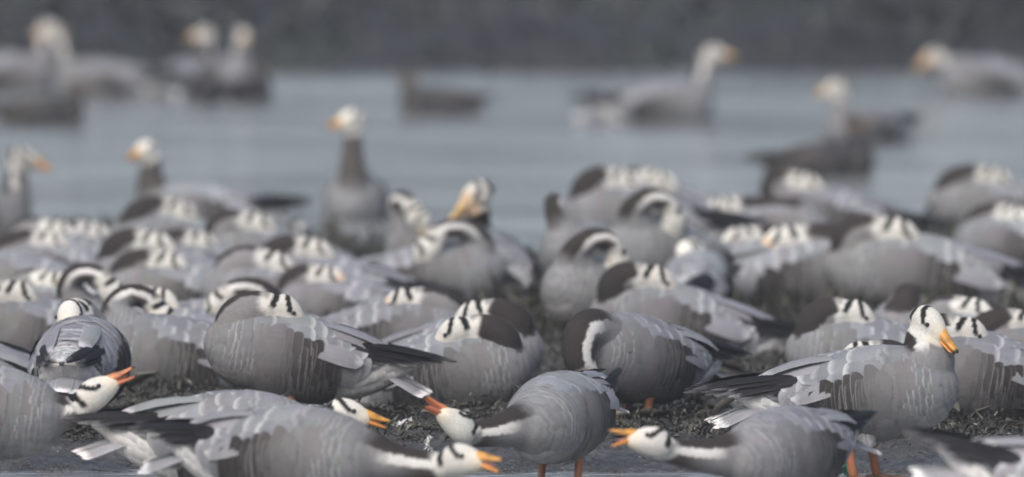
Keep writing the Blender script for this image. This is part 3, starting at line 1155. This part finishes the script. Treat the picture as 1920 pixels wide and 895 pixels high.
# --- front row
goose(-42, 684, 0, 'stand', p('threat', reach=.235, hp=.75, dz=.035), 'hissing grey goose cut by the left edge with its open reddish bill pointing up', HISS, 'a', zc=.185, scale=.97, pitch=-4, open_=9, level=0, bill='red')
goose(152, 588, 84, 'stand', p('sleep', 1, tw=0.10, dz=.004), 'fluffed up goose seen from its tail end, black rimmed white crown above its back', BANK, 'b', 1.05, 4, level=0, zc=.15, tone_=1.15)
goose(440, 728, 2, 'stand', p('threat', reach=.225, hp=-.08, dz=.042), 'hissing goose whose yellow bill pokes out behind the back of a nearer hissing goose', HISS, 'b', zc=.13, pitch=1, open_=5, level=0)
goose(552, 762, -28, 'stand', p('threat', reach=.335, hp=.06, dz=-.012, bend=.05), 'nearest hissing goose at the lower edge, neck flat along the mud and yellow bill agape', HISS, 'c', zc=.15, pitch=1, open_=15, level=0)
goose(1045, 689, 250, 'stand', p('threat', reach=.30, hp=.80, hy=-1.0, dz=.005, bend=-.115), 'hissing goose standing on two orange legs with its open red bill raised', HISS, 'a', zc=.165, scale=.96, pitch=-5, open_=16, level=0, bill='red')
goose(1466, 760, 238, 'stand', p('threat', reach=.32, hp=.28, hy=-.85, dz=.045, bend=-.12), 'hissing goose with a wide open orange bill holding a bit of white fluff', HISS, 'b', zc=.15, scale=.93, pitch=-3, open_=26, level=0)
goose(2040, 826, 0, 'stand', p('threat', reach=.32, hp=0), 'goose at the lower right corner of which only tail and folded wing show', BANK, 'c', zc=.15, pitch=-12, tone_=1.12, level=0)
goose(1632, 645, -8, 'stand', p('relaxed', 1, dz=-.010, hp=-.62, hy=-.62), 'goose standing on orange legs with its head up and orange bill pointing down', BANK, 'c', zc=.185, pitch=7, level=0)
# --- front sleepers
goose(538, 579, 183, 'stand', p('sleep', 1, tw=-.5, dx=-.012, dz=.004), 'sharply seen sleeping goose with dark striped flank and long black wing tips', BANK, 'a', 1.0, 11, level=0, zc=.17)
goose(322, 588, 176, 'sit', p('curl', -1, dz=-.01), 'long grey sleeping goose with its dark nape hidden behind a round fluffed up goose', BANK, 'b', 1.0, 9, level=0)
goose(842, 618, -4, 'sit', p('sleep', -1, tw=1.3, dx=-.005, dy=.012), 'goose with head turned back over its grey shoulder showing a broad dark nape', BANK, 'c', 1.0, 10, level=0)
goose(874, 592, -14, 'sit', p('sleep', -1, dz=0), 'sleeping goose half hidden behind one with a broad dark nape', BANK, 'a', .98, 10, level=0)
goose(1185, 583, 226, 'stand', p('chestpreen', 1), 'goose preening its breast, dark nape arched over like a hook', BANK, 'b', 1.0, 9, level=0, zc=.155)
goose(1262, 524, 182, 'sit', p('sleep', 1, dz=.004, dx=.02), 'sleeping goose with dark nape, lying beyond the one preening its breast', BANK, 'a', 1.06, 13, level=0)
goose(1834, 618, 180, 'sit', p('sleep', 1, tw=0.30, dx=.0, dz=-.004), 'sleeping goose with striped brown flank right behind the standing one', BANK, 'c', 1.0, 12, level=0, zc=.12)
goose(1622, 592, 182, 'sit', p('sleep', 1, dz=.004), 'sleeping goose with dark nape stripe behind the back of the standing goose', BANK, 'b', 1.0, 10, level=0)
goose(1585, 650, 3, 'sit', p('sleep', -1, tw=-0.35, dx=0.0, dz=-.010), 'goose behind the standing one, its black wing tips sticking out under that tail', BANK, 'a', .96, 8, level=0)
goose(-105, 614, 178, 'sit', p('sleep', 1, tw=0.45), 'goose at the left edge whose dark brown striped flank shows behind the fluffed up one', BANK, 'b', 1.0, 10, level=0)
goose(62, 548, 181, 'sit', p('sleep', 1, tw=0.45, dx=.01), 'large grey sleeping goose at the left edge behind the fluffed up one', BANK, 'c', 1.03, 11, level=0)
goose(318, 566, 160, 'sit', p('sleep', 1, tw=0.10, dz=.004, dx=-.01), 'sleeping goose with a round white face and one black bar, above a long grey back', BANK, 'a', .95, 11, level=0)
goose(232, 548, 184, 'sit', p('curl', 1, dz=.010), 'preening goose whose arched neck shows a black nape and white side stripe', BANK, 'b', .93, 6, level=0)
goose(745, 552, -8, 'sit', p('sleep', -1, tw=-0.35, dx=-.012, dz=-.006), 'sleeping goose with a peach coloured forehead turned to the camera', BANK, 'loose', .98, 9, level=0)
# --- middle rows, left
goose(122, 530, 150, 'sit', p('sleep', 1, tw=-0.35, dz=.0), 'small looking goose with a peach coloured forehead just above a big grey back', BANK, 'a', .9, 9)
goose(178, 553, 120, 'sit', p('sleep', 1, tw=-0.35, dz=-.006), 'goose showing just a white crown beside a neck arched in preening', BANK, 'b', .85, 9)
goose(45, 475, 181, 'sit', p('chestpreen', 1), 'goose at the left edge with dark wing tip, behind the large grey sleeper', BANK, 'c', 1.0, 12)
goose(98, 452, 170, 'sit', p('sleep', 1, tw=0.30, dx=-.02), 'blurred sleeping goose with pale striped crown near the left shoreline', BANK, 'a', .95, 10)
goose(126, 434, 178, 'sit', p('sleep', 1, tw=-0.35, dx=.0), 'sleeping goose with striped crown, next behind the pale crowned one near the left shoreline', BANK, 'b', .95, 12)
goose(188, 432, 178, 'sit', p('sleep', 1, tw=0.10, dx=-.01), 'goose near the left shoreline with its head beside a dark napped big sleeper', BANK, 'c', .92, 10)
goose(342, 398, 181, 'sit', p('sleep', 1, dz=.010), 'big sleeping goose with dark nape in front of the orange billed swimmer', BANK, 'a', 1.0, 15)
goose(312, 460, 179, 'sit', p('sleep', 1, dz=.008), 'sleeping goose with dark nape in the middle of the left rows', BANK, 'b', 1.0, 14)
goose(332, 490, 176, 'sit', p('sleep', 1, tw=0.30, dx=-.01, dz=-.004), 'sleeping goose with pale crown, just below a dark napped sleeper on the left', BANK, 'c', .95, 14)
goose(392, 452, 181, 'sit', p('sleep', 1, tw=0.30, dx=.0), 'sleeping goose whose eye side and bars face forward, between two dark napped sleepers', BANK, 'a', .92, 12)
goose(508, 425, 181, 'sit', p('sleep', 1, tw=0.10, dx=.02, dz=.006), 'sleeping goose by the water with a long back ending in black tips', BANK, 'b', 1.0, 14)
goose(604, 470, 181, 'sit', p('sleep', 1, dz=.008), 'sleeping goose with dark nape patch, centre left, black wing tips near the preening pair', BANK, 'c', .98, 13)
goose(525, 495, 183, 'sit', p('sleep', 1, tw=-0.35, dx=.0, dz=.004), 'pale backed sleeping goose with two bold crown bars, directly behind the sharp sleeper', BANK, 'a', 1.02, 18)
goose(408, 552, -14, 'sit', p('curl', -1, dz=-.005, dx=-.01), 'goose preening with striped neck laid across its own breast', BANK, 'b', .98, 2)
goose(640, 514, 170, 'sit', p('sleep', 1, tw=0.30, dz=.0, dx=.0), 'sleeping goose with one round white head, behind a peach fronted goose', BANK, 'c', .92, 11)
goose(800, 455, 6, 'sit', p('curl', -1, dz=-.01, dx=-.02), 'preening goose with pale breast and dark wing, nearer of the pair by the water', BANK, 'b', 1.02, 12, tone_=.97)
goose(914, 428, 112, 'sit', p('alert', hp=-.62, hy=1.8, reach=.165, dx=-.05), 'ruffled dark goose with raised peach coloured bill preening its back', BANK, 'loose', 1.14, 10, tone_=.8, level=1, bill='pale')
goose(830, 415, 150, 'sit', p('curl', 1, dz=.020), 'goose with a striped arched neck behind the preening pair', BANK, 'c', .95, 10)
# --- middle rows, right
goose(1122, 482, 232, 'stand', p('curl', 1, dz=-.01), 'pale goose facing the camera with its neck curled down to its side', BANK, 'a', .98, 16, zc=.15)
goose(1304, 472, 86, 'sit', p('sleep', 1, tw=0.10), 'sleeping goose seen from its tail end with pale spotted back', BANK, 'c', .98, 8, tone_=1.15)
goose(1240, 412, 222, 'stand', p('curl', 1, dz=-.004), 'goose with black and white hooked neck in the middle of the right rows', BANK, 'b', 1.0, 14, zc=.15)
goose(1105, 412, 238, 'stand', p('curl', -1, dz=-.010), 'goose with a dark curved neck stripe at the water side of the right rows', BANK, 'a', .98, 14, zc=.15)
goose(1185, 338, 181, 'stand', p('sleep', 1, dz=.004), 'large sleeping goose with dark nape, farthest back beside the open water', BANK, 'c', 1.04, 11, zc=.14)
goose(1262, 345, 181, 'sit', p('sleep', 1, tw=-0.35, dx=.015, dz=.012), 'goose hidden behind the large dark napped sleeper, striped crown showing', BANK, 'b', 1.0, 14)
goose(1425, 372, 8, 'sit', p('sleep', -1, tw=0.30, dx=-.13, dz=.0), 'goose with a plain white head bump and black wing tip across its front', BANK, 'a', .98, 8)
goose(1548, 345, 181, 'sit', p('sleep', 1, tw=0.30, dz=.0, dx=.03), 'sleeping goose with cream banded crown in front of the dark swimming duck', BANK, 'c', 1.02, 13)
goose(1528, 432, 2, 'sit', p('sleep', -1, tw=0.10, dx=-.09, dz=.0), 'large pale goose with peach forehead, tail towards the open water', BANK, 'b', 1.18, 8, tone_=1.06)
goose(1718, 437, 181, 'sit', p('sleep', 1, tw=0.10, dx=.02, dz=.0), 'large pale goose lying with black wing tips over wet grass', BANK, 'a', 1.18, 13, tone_=1.06)
goose(1450, 430, 8, 'sit', p('sleep', -1, tw=0.30, dx=-.12, dz=.0), 'goose showing a small pale head bump behind a large pale back', BANK, 'c', .95, 9)
goose(1872, 330, 184, 'sit', p('sleep', 1, tw=0.30, dx=-.01), 'sleeping goose with banded crown at the water near the right edge', BANK, 'b', 1.02, 14)
goose(1912, 402, 150, 'sit', p('sleep', 1, tw=0.30, dx=-.02), 'rounded goose cut by the right edge at the waterside', BANK, 'a', .98, 12)
goose(1690, 562, 268, 'sit', p('sleep', 1, tw=0, dz=.012), 'goose facing the camera with a dark nape loop and white rim', BANK, 'a', .86, 14)
goose(1842, 572, 172, 'sit', p('sleep', 1, tw=-0.35, dz=.0, dx=-.01), 'sleeping goose with smooth white head above the striped flank goose', BANK, 'b', .9, 11)
goose(1945, 600, 181, 'sit', p('sleep', 1, dz=.004, dx=-.005), 'sleeping goose at the right edge, dark nape beside a small white head', BANK, 'c', .95, 11)
# --- swimming
goose(365, 337, 192, 'swim', p('alert', reach=.180, hp=-.15, hy=.75), 'swimming goose with orange bill turned to the camera', SWIM, 'a', .98, 3)
goose(668, 316, 266, 'swim', p('alert', reach=.230, hp=-.1, hy=-.85), 'swimming goose with tall dark neck facing the camera', SWIM, 'b', 1.0, 3, tone_=1.2)
goose(-55, 360, 3, 'swim', p('alert', reach=.175, hp=-.25), 'blurred goose at the left edge with its bill pointing right', SWIM, 'c', 1.0, 3, tone_=.7)
goose(20, 98, 2, 'swim', p('alert', reach=.185, hp=-.1), 'swimming goose cut by the left edge with its head crossing a pale head', SWIM, 'c', 0.92, 3, level=2, bill='pale')
goose(188, 108, 178, 'swim', p('alert', reach=.190, hp=-.1, dx=.04), 'swimming goose with long pale back and head turned left', SWIM, 'b', 0.92, 3, level=2, bill='pale')
goose(352, 108, 55, 'swim', p('alert', reach=.185, hp=-.05, hy=2.2), 'swimming goose with curved dark neck and head looking left', SWIM, 'a', 0.87, 3, level=2, bill='pale')
goose(425, 105, 300, 'swim', p('alert', reach=.175, hp=-.15, hy=-.3), 'swimming goose facing the camera beside a dark duck', SWIM, 'b', 0.87, 3, level=2, bill='pale')
goose(1245, 148, -2, 'swim', p('alert', reach=.185, hp=-.05, dx=.03), 'swimming goose heading right with its head against the dark bank', SWIM, 'b', 0.95, 3, level=2, bill='pale')
goose(1615, 195, 230, 'swim', p('alert', reach=.150, hp=-.2, hy=-.8), 'swimming goose with white face and dark nape above a dark duck', SWIM, 'c', 0.87, 3, level=2, bill='pale')
goose(1850, 106, 178, 'swim', p('alert', reach=.085, hp=-.5, dx=.05, hy=.3), 'swimming goose with peach coloured face near the right shore', SWIM, 'c', 0.94, 3, level=2, bill='pale')
goose(558, 84, 200, 'bank', p('relaxed', hp=-.2), 'small pale bird resting on the dark far bank', 'birds on the far bank', 'b', .55, 3, level=2, tone_=1.3, bill='pale', name='pale_bird', cat='bird')
goose(1247, 108, 170, 'bank', p('relaxed', hp=-.2), 'small pale bird on the far bank above a swimming goose', 'birds on the far bank', 'a', .55, 3, level=2, tone_=1.1, bill='pale', name='pale_bird', cat='bird')
goose(1042, 118, 5, 'bank', p('relaxed', hp=-.2), 'brown duck sitting at the edge of the far bank', 'birds on the far bank', 'duck', .8, 3, level=2, pal='duck', bill='dark', tone_=1.5, name='wild_duck', cat='duck')
# --- ducks
goose(92, 178, 4, 'swim', p('relaxed', hp=-.2), 'dark duck floating below two crossed pale goose heads', DUCKS, 'duck', .66, 2, level=2, pal='duck', bill='dark', name='wild_duck', cat='duck')
goose(812, 160, 176, 'swim', p('relaxed', hp=-.2), 'dark duck floating alone on the open water', DUCKS, 'duck', .66, 2, level=2, pal='duck', bill='dark', name='wild_duck', cat='duck')
goose(470, 140, 60, 'swim', p('relaxed', hp=-.2), 'dark duck beside the goose that faces the camera', DUCKS, 'duck', .6, 2, level=2, pal='duck', bill='dark', name='wild_duck', cat='duck')
goose(1556, 262, 4, 'swim', p('alert', reach=.150, hp=-.3, dx=-.05), 'big dark duck floating nearest the right rows of geese', DUCKS, 'duck', .78, 4, level=2, pal='duck', bill='dark', name='wild_duck', cat='duck')
goose(392, 150, 80, 'swim', p('relaxed', hp=-.2), 'small dark duck seen end on under a curved goose neck', DUCKS, 'duck', .5, 2, level=2, pal='duck', bill='dark', name='wild_duck', cat='duck')

ZC = {'bank': .098, 'sit': .098, 'stand': .185, 'swim': .052}
VOX = {0: .0042, 1: .006, 2: .009}

# fuse every body with one dependency-graph pass
temps = []
for g in GEESE:
    zc = g['zc'] or ZC[g['stance']]
    g['zc'] = zc
    th = -(zc - .072) if g['stance'] == 'stand' and zc > .12 else None
    V, F, neck, R = body_source(g['P'], th)
    me = bpy.data.meshes.new('body')
    me.from_pydata(V.tolist(), [], F)
    me.update()
    o = bpy.data.objects.new('body_source', me)
    COL.objects.link(o)
    md = o.modifiers.new('fuse', 'REMESH')
    md.mode = 'VOXEL'
    md.voxel_size = VOX[g['level']]
    md.use_smooth_shade = True
    ms = o.modifiers.new('soft', 'SMOOTH')
    ms.factor = .5
    ms.iterations = {0: 9, 1: 5, 2: 3}[g['level']]
    temps.append((o, me, neck, R))
dg = bpy.context.evaluated_depsgraph_get()
for g, (o, me, neck, R) in zip(GEESE, temps):
    g['body'] = bpy.data.meshes.new_from_object(o.evaluated_get(dg))
    g['neck'], g['R'] = neck, R
for o, me, _, _ in temps:
    bpy.data.objects.remove(o)
    bpy.data.meshes.remove(me)

for gi, g in enumerate(GEESE):
    zc, sc = g['zc'], g['scale']
    body = g['body']
    body.name = 'body'
    co = np.zeros(len(body.vertices) * 3, dtype=np.float32)
    body.vertices.foreach_get('co', co)
    V = co.reshape(-1, 3).astype(float)
    pts, hc, f, u, kind = g['P']
    col, bar = body_colours(V, g['neck'], hc, g['R'], g['pal'], gi * 1.37, kind, 'peach' in g['label'], 'tall dark neck' in g['label'] or 'bill turned to the camera' in g['label'])
    a = body.attributes.new('col', 'FLOAT_COLOR', 'POINT')
    a.data.foreach_set('color', col.astype(np.float32).ravel())
    a = body.attributes.new('bar', 'FLOAT', 'POINT')
    a.data.foreach_set('value', bar.astype(np.float32))
    body.materials.clear()
    body.materials.append(M_SKIN)
    flat = g['level'] == 1 and g['stance'] == 'sit'
    sz = sc * (.92 if flat else 1.0)
    pos = at_height(g['px'], g['py'], (zc + .100) * sz + {'bank': .30, 'stand': .008, 'sit': .010}.get(g['stance'], 0))
    root = bpy.data.objects.new(g['name'], None)
    root.empty_display_size = .1
    COL.objects.link(root)
    root.location = (pos.x, pos.y, 0.0 if g['stance'] == 'swim' else (.008 if g['stance'] == 'stand' else .010))
    if g['stance'] == 'bank':
        root.location.z = float(land_height(np.array([pos.x]), np.array([pos.y]))[0])
    root.rotation_euler = (0, 0, rad(g['yaw']))
    jv = random.Random(gi * 13 + 5)
    if g['level'] == 1 and g['stance'] == 'sit':
        root.rotation_euler.z += rad(jv.uniform(-9, 9))
        g['pitch'] += jv.uniform(-2.5, 2.5)
        g['roll'] += jv.uniform(-6, 6)
    root.scale = (sc * (1.06 if flat else 1.0) * jv.uniform(.98, 1.04), sc * jv.uniform(.96, 1.05), sz * jv.uniform(.97, 1.03))
    root['label'], root['category'], root['group'] = g['label'], g['cat'], g['group']
    T = Matrix.Translation((0, 0, zc)) @ Matrix.Rotation(rad(-g['pitch']), 4, 'Y') @ Matrix.Rotation(rad(g['roll']), 4, 'X')
    rg = random.Random(gi)
    k = g['tone'] * rg.uniform(.93, 1.07) * (1.16 if g['level'] == 1 else 1.05)  # middle rows get paler plumage, distance haze put into the colour
    tint = (k * rg.uniform(.985, 1.015), k, k * rg.uniform(.985, 1.02), 1)
    made = [add_obj('body', body, root, T)]
    coat, wings = COATS[g['coat']]
    det = g['level'] == 0 and not g['pal']
    ws, tl = wings[det]
    made.append(add_obj('contour_feathers', coat, root, T, kind='stuff'))
    for me, longs in ws:
        w = add_obj('wing', me, root, T)
        made.append(w)
        for lm in longs:
            made.append(add_obj('feather', lm, w))
    if det:
        t = add_obj('tail', tl[5], root, T)
        made.append(t)
        for i, lm in enumerate(tl):
            if i != 5:
                made.append(add_obj('feather', lm, t))
    else:
        made.append(add_obj('tail', tl, root, T))
    for o in made:
        o.color = tint
    Hm = Matrix((f, u.cross(f), u)).transposed().to_4x4()
    Hm.translation = hc
    H = T @ Hm @ Matrix.Scale(HS, 4)
    up, lo, tg = ME_BILL[g['bill']]
    if g['pal']:
        H = H @ Matrix.Diagonal((1.12, 1.1, .9, 1))
    b = add_obj('bill', up, root, H @ Matrix.Translation((.0035, 0, 0)) @ Matrix.Scale(.92, 4) @ Matrix.Rotation(rad(-g['open'] * .35), 4, 'Y'))
    lmx = Matrix.Translation((.036, 0, -.0125)) @ Matrix.Rotation(rad(g['open'] * 1.1), 4, 'Y')
    add_obj('lower_mandible', lo, b, lmx @ Matrix.Rotation(rad(9), 4, 'Y'))
    if g['open'] > 4:
        add_obj('tongue', tg, b, lmx @ Matrix.Rotation(rad(4), 4, 'Y'))
    for s in (1, -1):
        add_obj('eye', ME_EYE, root, H @ Matrix.Translation((.0155, s * .0222, .0075)))
    if g['stance'] == 'stand':
        lh = round(zc - .066, 4)
        if lh not in ME_LEG:
            ME_LEG[lh] = leg_mesh(lh)
        for s in (1, -1):
            l = add_obj('leg', ME_LEG[lh], root, Matrix.Translation((-.012 + s * .018 + zc * math.sin(rad(g['pitch'])) * .0, s * .047, 0)))
            add_obj('foot', ME_FOOT, l)


# ------------------------------------------------------------------ plants and litter on the mud
def leaf_material(name, stops, rough=.6):
    m, nd, lk, bs = new_mat(name)
    at = N(nd, 'ShaderNodeAttribute', attribute_name='rnd')
    r = ramp(nd, stops)
    lk.new(at.outputs['Fac'], r.inputs[0])
    lk.new(r.outputs[0], bs.inputs['Base Color'])
    bs.inputs['Roughness'].default_value = rough
    return m


def scatter_leaves(name, n, xr, yr, size, mat, rg, tall=.03, dens=None, slim=.45, upright=.3):
    x = rg.uniform(*xr, n)
    y = rg.uniform(*yr, n)
    if dens is not None:
        keep = rg.random(n) < dens(x, y)
        x, y = x[keep], y[keep]
    n = len(x)
    z = land_height(x, y) + np.abs(rg.normal(0, tall, n)) * .8
    a = rg.uniform(0, 2 * math.pi, n)
    el = np.clip(rg.normal(upright, .5, n), -.4, 1.45)
    L = size * rg.lognormal(0, .35, n)
    w = L * slim * rg.uniform(.6, 1.3, n)
    d = np.stack([np.cos(a) * np.cos(el), np.sin(a) * np.cos(el), np.sin(el)], 1)
    s = np.stack([-np.sin(a), np.cos(a), rg.normal(0, .5, n)], 1)
    up = np.cross(d, s)
    b = np.stack([x, y, z], 1)
    Lc, wc = L[:, None], w[:, None]
    P = np.stack([b, b + d * Lc * .45 + s * wc * .5 + up * Lc * .10, b + d * Lc - up * Lc * .12, b + d * Lc * .45 - s * wc * .5 + up * Lc * .10], 1)
    F = np.arange(n * 4).reshape(n, 4)
    F = np.concatenate([F[:, [0, 1, 2]], F[:, [0, 2, 3]]])
    rnd = np.repeat(rg.random(n), 4)
    return add_obj(name, make_mesh(name, P.reshape(-1, 3), F, mat, {'rnd': ('FLOAT', rnd)}, smooth=False), kind='stuff')


rgp = np.random.default_rng(5)
M_WEED = leaf_material('trampled_weed', [(0, (.018, .018, .015)), (.45, (.046, .046, .037)), (.8, (.085, .086, .068)), (.96, (.14, .14, .115)), (1, (.30, .30, .28))])


M_STEM = leaf_material('dead_stems', [(0, (.05, .045, .036)), (.7, (.12, .11, .09)), (1, (.26, .25, .21))])


def weed_d(x, y):
    P = np.stack([x, y, 0 * x], 1)
    e = 28.00 + .22 * wob(P, 3.3, 2.0) + .10 * wob(P, 11, 1.0)
    return np.maximum(sm(0, .25, y - e), .16 * sm(.25, .8, wob(P, 14, 4.0)) * sm(27.7, 27.8, y)) * (.55 + .45 * wob(P, 8, 5.0)).clip(.1, 1)


scatter_leaves('weeds', 120000, (-2.0, 2.0), (27.8, 32.5), .015, M_WEED, rgp, .015, weed_d, .24, .45)
scatter_leaves('dead_stems', 5000, (-2.0, 2.0), (27.7, 32.5), .055, M_STEM, rgp, .012, weed_d, .045, .1)
M_GRASS = leaf_material('short_grass', [(0, (.026, .028, .020)), (.5, (.050, .053, .037)), (.85, (.090, .090, .064)), (1, (.16, .15, .12))])


def grass_d(x, y):
    P = np.stack([x, y, 0 * x], 1)
    return sm(-.15, -.7, y - shore_y(x)) * (.3 + .7 * sm(-.9, -.4, x)) * sm(31, 32.5, y) * (.6 + .4 * wob(P, 5, 2.0)).clip(.05, 1)


scatter_leaves('grass', 40000, (-2.3, 2.3), (31, 38.8), .046, M_GRASS, rgp, .006, grass_d, .10, 1.1)
M_SHRUB = leaf_material('bank_scrub', [(0, (.014, .017, .018)), (.6, (.026, .031, .029)), (1, (.055, .058, .052))])


def bank_d(x, y):
    P = np.stack([x, y, 0 * x], 1)
    return (.25 + .9 * wob(P, 1.5, 3.0) + .4 * wob(P, 4.5, 1.0)).clip(0.02, 1)


scatter_leaves('bank_undergrowth', 30000, (-5, 5), (50.6, 70), .09, M_SHRUB, rgp, .05, bank_d, .35, .8)

# mud crumbs
n = 1100
x, y = rgp.uniform(-1.9, 1.9, n), rgp.uniform(27.45, 29.4, n)
z = land_height(x, y)
r = rgp.lognormal(-5.4, .45, n)
k = 6
ico = np.array([[1, 0, 0], [-1, 0, 0], [0, 1, 0], [0, -1, 0], [0, 0, .8], [0, 0, -.8]], float)
tri = np.array([[0, 2, 4], [2, 1, 4], [1, 3, 4], [3, 0, 4], [2, 0, 5], [1, 2, 5], [3, 1, 5], [0, 3, 5]])
P = np.stack([x, y, z], 1)[:, None] + ico[None] * (r[:, None, None] * rgp.uniform(.5, 1.4, (n, 6, 1)))
F = (tri[None] + (np.arange(n) * 6)[:, None, None]).reshape(-1, 3)
M_CRUMB = leaf_material('mud_crumbs', [(0, (.022, .021, .021)), (.7, (.06, .058, .057)), (.97, (.10, .098, .095)), (1, (.45, .45, .44))], .5)
add_obj('mud_crumbs', make_mesh('mud_crumbs', P.reshape(-1, 3), F, M_CRUMB, {'rnd': ('FLOAT', np.repeat(rgp.random(n), 6))}), kind='stuff')


# loose down feathers lying on the mud
def down_feather(px, py, size, yaw, label, curl=.6, z=.03):
    pos = at_height(px, py, z)
    rg = np.random.default_rng(int(px))
    V, F = [], []
    m = 9
    t = np.linspace(0, 1, m)
    spine = np.stack([size * t * np.cos(curl * t), 0 * t, size * .75 * np.sin(curl * 1.4 * t) * t + .004], 1)
    for i in range(m - 1):                      # shaft
        o = len(V)
        h = .0006
        for q in (spine[i], spine[i + 1]):
            V += [(q[0], -h, q[2]), (q[0], h, q[2]), (q[0], 0, q[2] + 2 * h)]
        F += [(o, o + 3, o + 4, o + 1), (o + 1, o + 4, o + 5, o + 2), (o + 2, o + 5, o + 3, o)]
    sh, shf = V, F
    V, F = [], []
    for i in range(120):                        # soft barbs
        tt = rg.uniform(.05, 1)
        b = np.array([np.interp(tt, t, spine[:, j]) for j in range(3)])
        s = rg.choice([-1, 1])
        L = size * rg.uniform(.18, .42) * (1.1 - .5 * abs(tt - .45))
        d = np.array([rg.uniform(.2, .9), s * rg.uniform(.5, 1), rg.uniform(-.1, .9)])
        d /= np.linalg.norm(d)
        w = np.array([.0016, 0, .0006])
        mid = b + d * L * .55 + np.array([0, 0, .10 * L])
        tip = b + d * L - np.array([0, 0, .12 * L])
        o = len(V)
        V += [b - w, b + w, mid + w * .8, mid - w * .8, tip]
        F += [(o, o + 1, o + 2, o + 3), (o + 3, o + 2, o + 4)]
    root = bpy.data.objects.new('down_feather', None)
    COL.objects.link(root)
    root.location = (pos.x, pos.y, float(land_height(np.array([pos.x]), np.array([pos.y]))[0]) + .006)
    root.rotation_euler = (0, 0, rad(yaw))
    root['label'], root['category'], root['group'] = label, 'feather', 'white feathers lying on the mud'
    add_obj('vane', make_mesh('vane', V, F, M_DOWN, smooth=False), root)
    add_obj('shaft', make_mesh('shaft', sh, shf, M_DOWN, smooth=False), root)


M_DOWN, _n, _l, _b = new_mat('white_down')
_nz = N(_n, 'ShaderNodeTexNoise')
_nz.inputs['Scale'].default_value = 60
_r = ramp(_n, [(0.3, (.62, .62, .62)), (0.7, (.8, .8, .79))])
_l.new(_nz.outputs[0], _r.inputs[0])
_l.new(_r.outputs[0], _b.inputs['Base Color'])
_b.inputs['Roughness'].default_value = .9
_b.inputs['Subsurface Weight'].default_value = .0
for a in ((822, 848, .050, 200, 'curled white down feather above the nearest hissing head', 1.3),
          (735, 803, .045, 20, 'broken white feather lying by the tip of a yellow bill', .3),
          (785, 858, .028, 120, 'small white down tuft beside the nearest stretched neck', 1.0),
          (1022, 608, .060, 30, 'blurred white down tuft in the grass between the two groups', .9),
          (1012, 888, .040, 160, 'white down feather stuck behind an orange leg', 1.2),
          (1150, 800, .030, 230, 'white fluff caught by an open orange bill', 1.0),
          (262, 876, .018, 10, 'small white feather scrap at the puddle edge', .4)):
    down_feather(*a)

# green scrap half sunk in the mud by an orange leg
pos = at_height(1578, 884, .03)
V, F = [], []
rg = np.random.default_rng(3)
for i in range(7):
    for j in range(7):
        V.append(((i / 6 - .5) * .05, (j / 6 - .5) * .03, .014 + .012 * math.sin(i * 1.9 + j) + .006 * rg.normal()))
for i in range(6):
    for j in range(6):
        a = i * 7 + j
        F.append((a, a + 7, a + 8, a + 1))
o = add_obj('plastic_scrap', None)
me = make_mesh('plastic_scrap', V, F)
bpy.data.objects.remove(o)
M_SCRAP, _n, _l, _b = new_mat('green_plastic')
_nz = N(_n, 'ShaderNodeTexNoise')
_nz.inputs['Scale'].default_value = 40
_r = ramp(_n, [(0.3, (.03, .14, .10)), (0.7, (.06, .26, .19))])
_l.new(_nz.outputs[0], _r.inputs[0])
_l.new(_r.outputs[0], _b.inputs['Base Color'])
_b.inputs['Roughness'].default_value = .35
me.materials.append(M_SCRAP)
o = add_obj('plastic_scrap', me, None, Matrix.Translation((pos.x, pos.y, .02)))
md = o.modifiers.new('thickness', 'SOLIDIFY')
md.thickness = .0012
o['label'], o['category'] = 'crumpled green plastic scrap in the mud beside an orange leg', 'litter'


# ------------------------------------------------------------------ haze
def haze_box(density):
    x0, x1, y0, y1, z0, z1 = -2600, 2600, -2600, 3100, -1.6, 4.6
    V = [(x, y, z) for z in (z0, z1) for x, y in ((x0, y0), (x1, y0), (x1, y1), (x0, y1))]
    F = [(0, 3, 2, 1), (4, 5, 6, 7), (0, 1, 5, 4), (1, 2, 6, 5), (2, 3, 7, 6), (3, 0, 4, 7)]
    m = bpy.data.materials.new('haze')
    m.use_nodes = True
    nt = m.node_tree
    nt.nodes.clear()
    out = nt.nodes.new('ShaderNodeOutputMaterial')
    pv = nt.nodes.new('ShaderNodeVolumePrincipled')
    pv.inputs['Color'].default_value = (.80, .86, .93, 1)
    pv.inputs['Density'].default_value = density
    pv.inputs['Anisotropy'].default_value = 0.1
    nt.links.new(pv.outputs[0], out.inputs['Volume'])
    add_obj('haze', make_mesh('haze', V, F, m, smooth=False), kind='stuff')


haze_box(.0016)
print('geese', len(GEESE), 'objects', len(scene.objects))
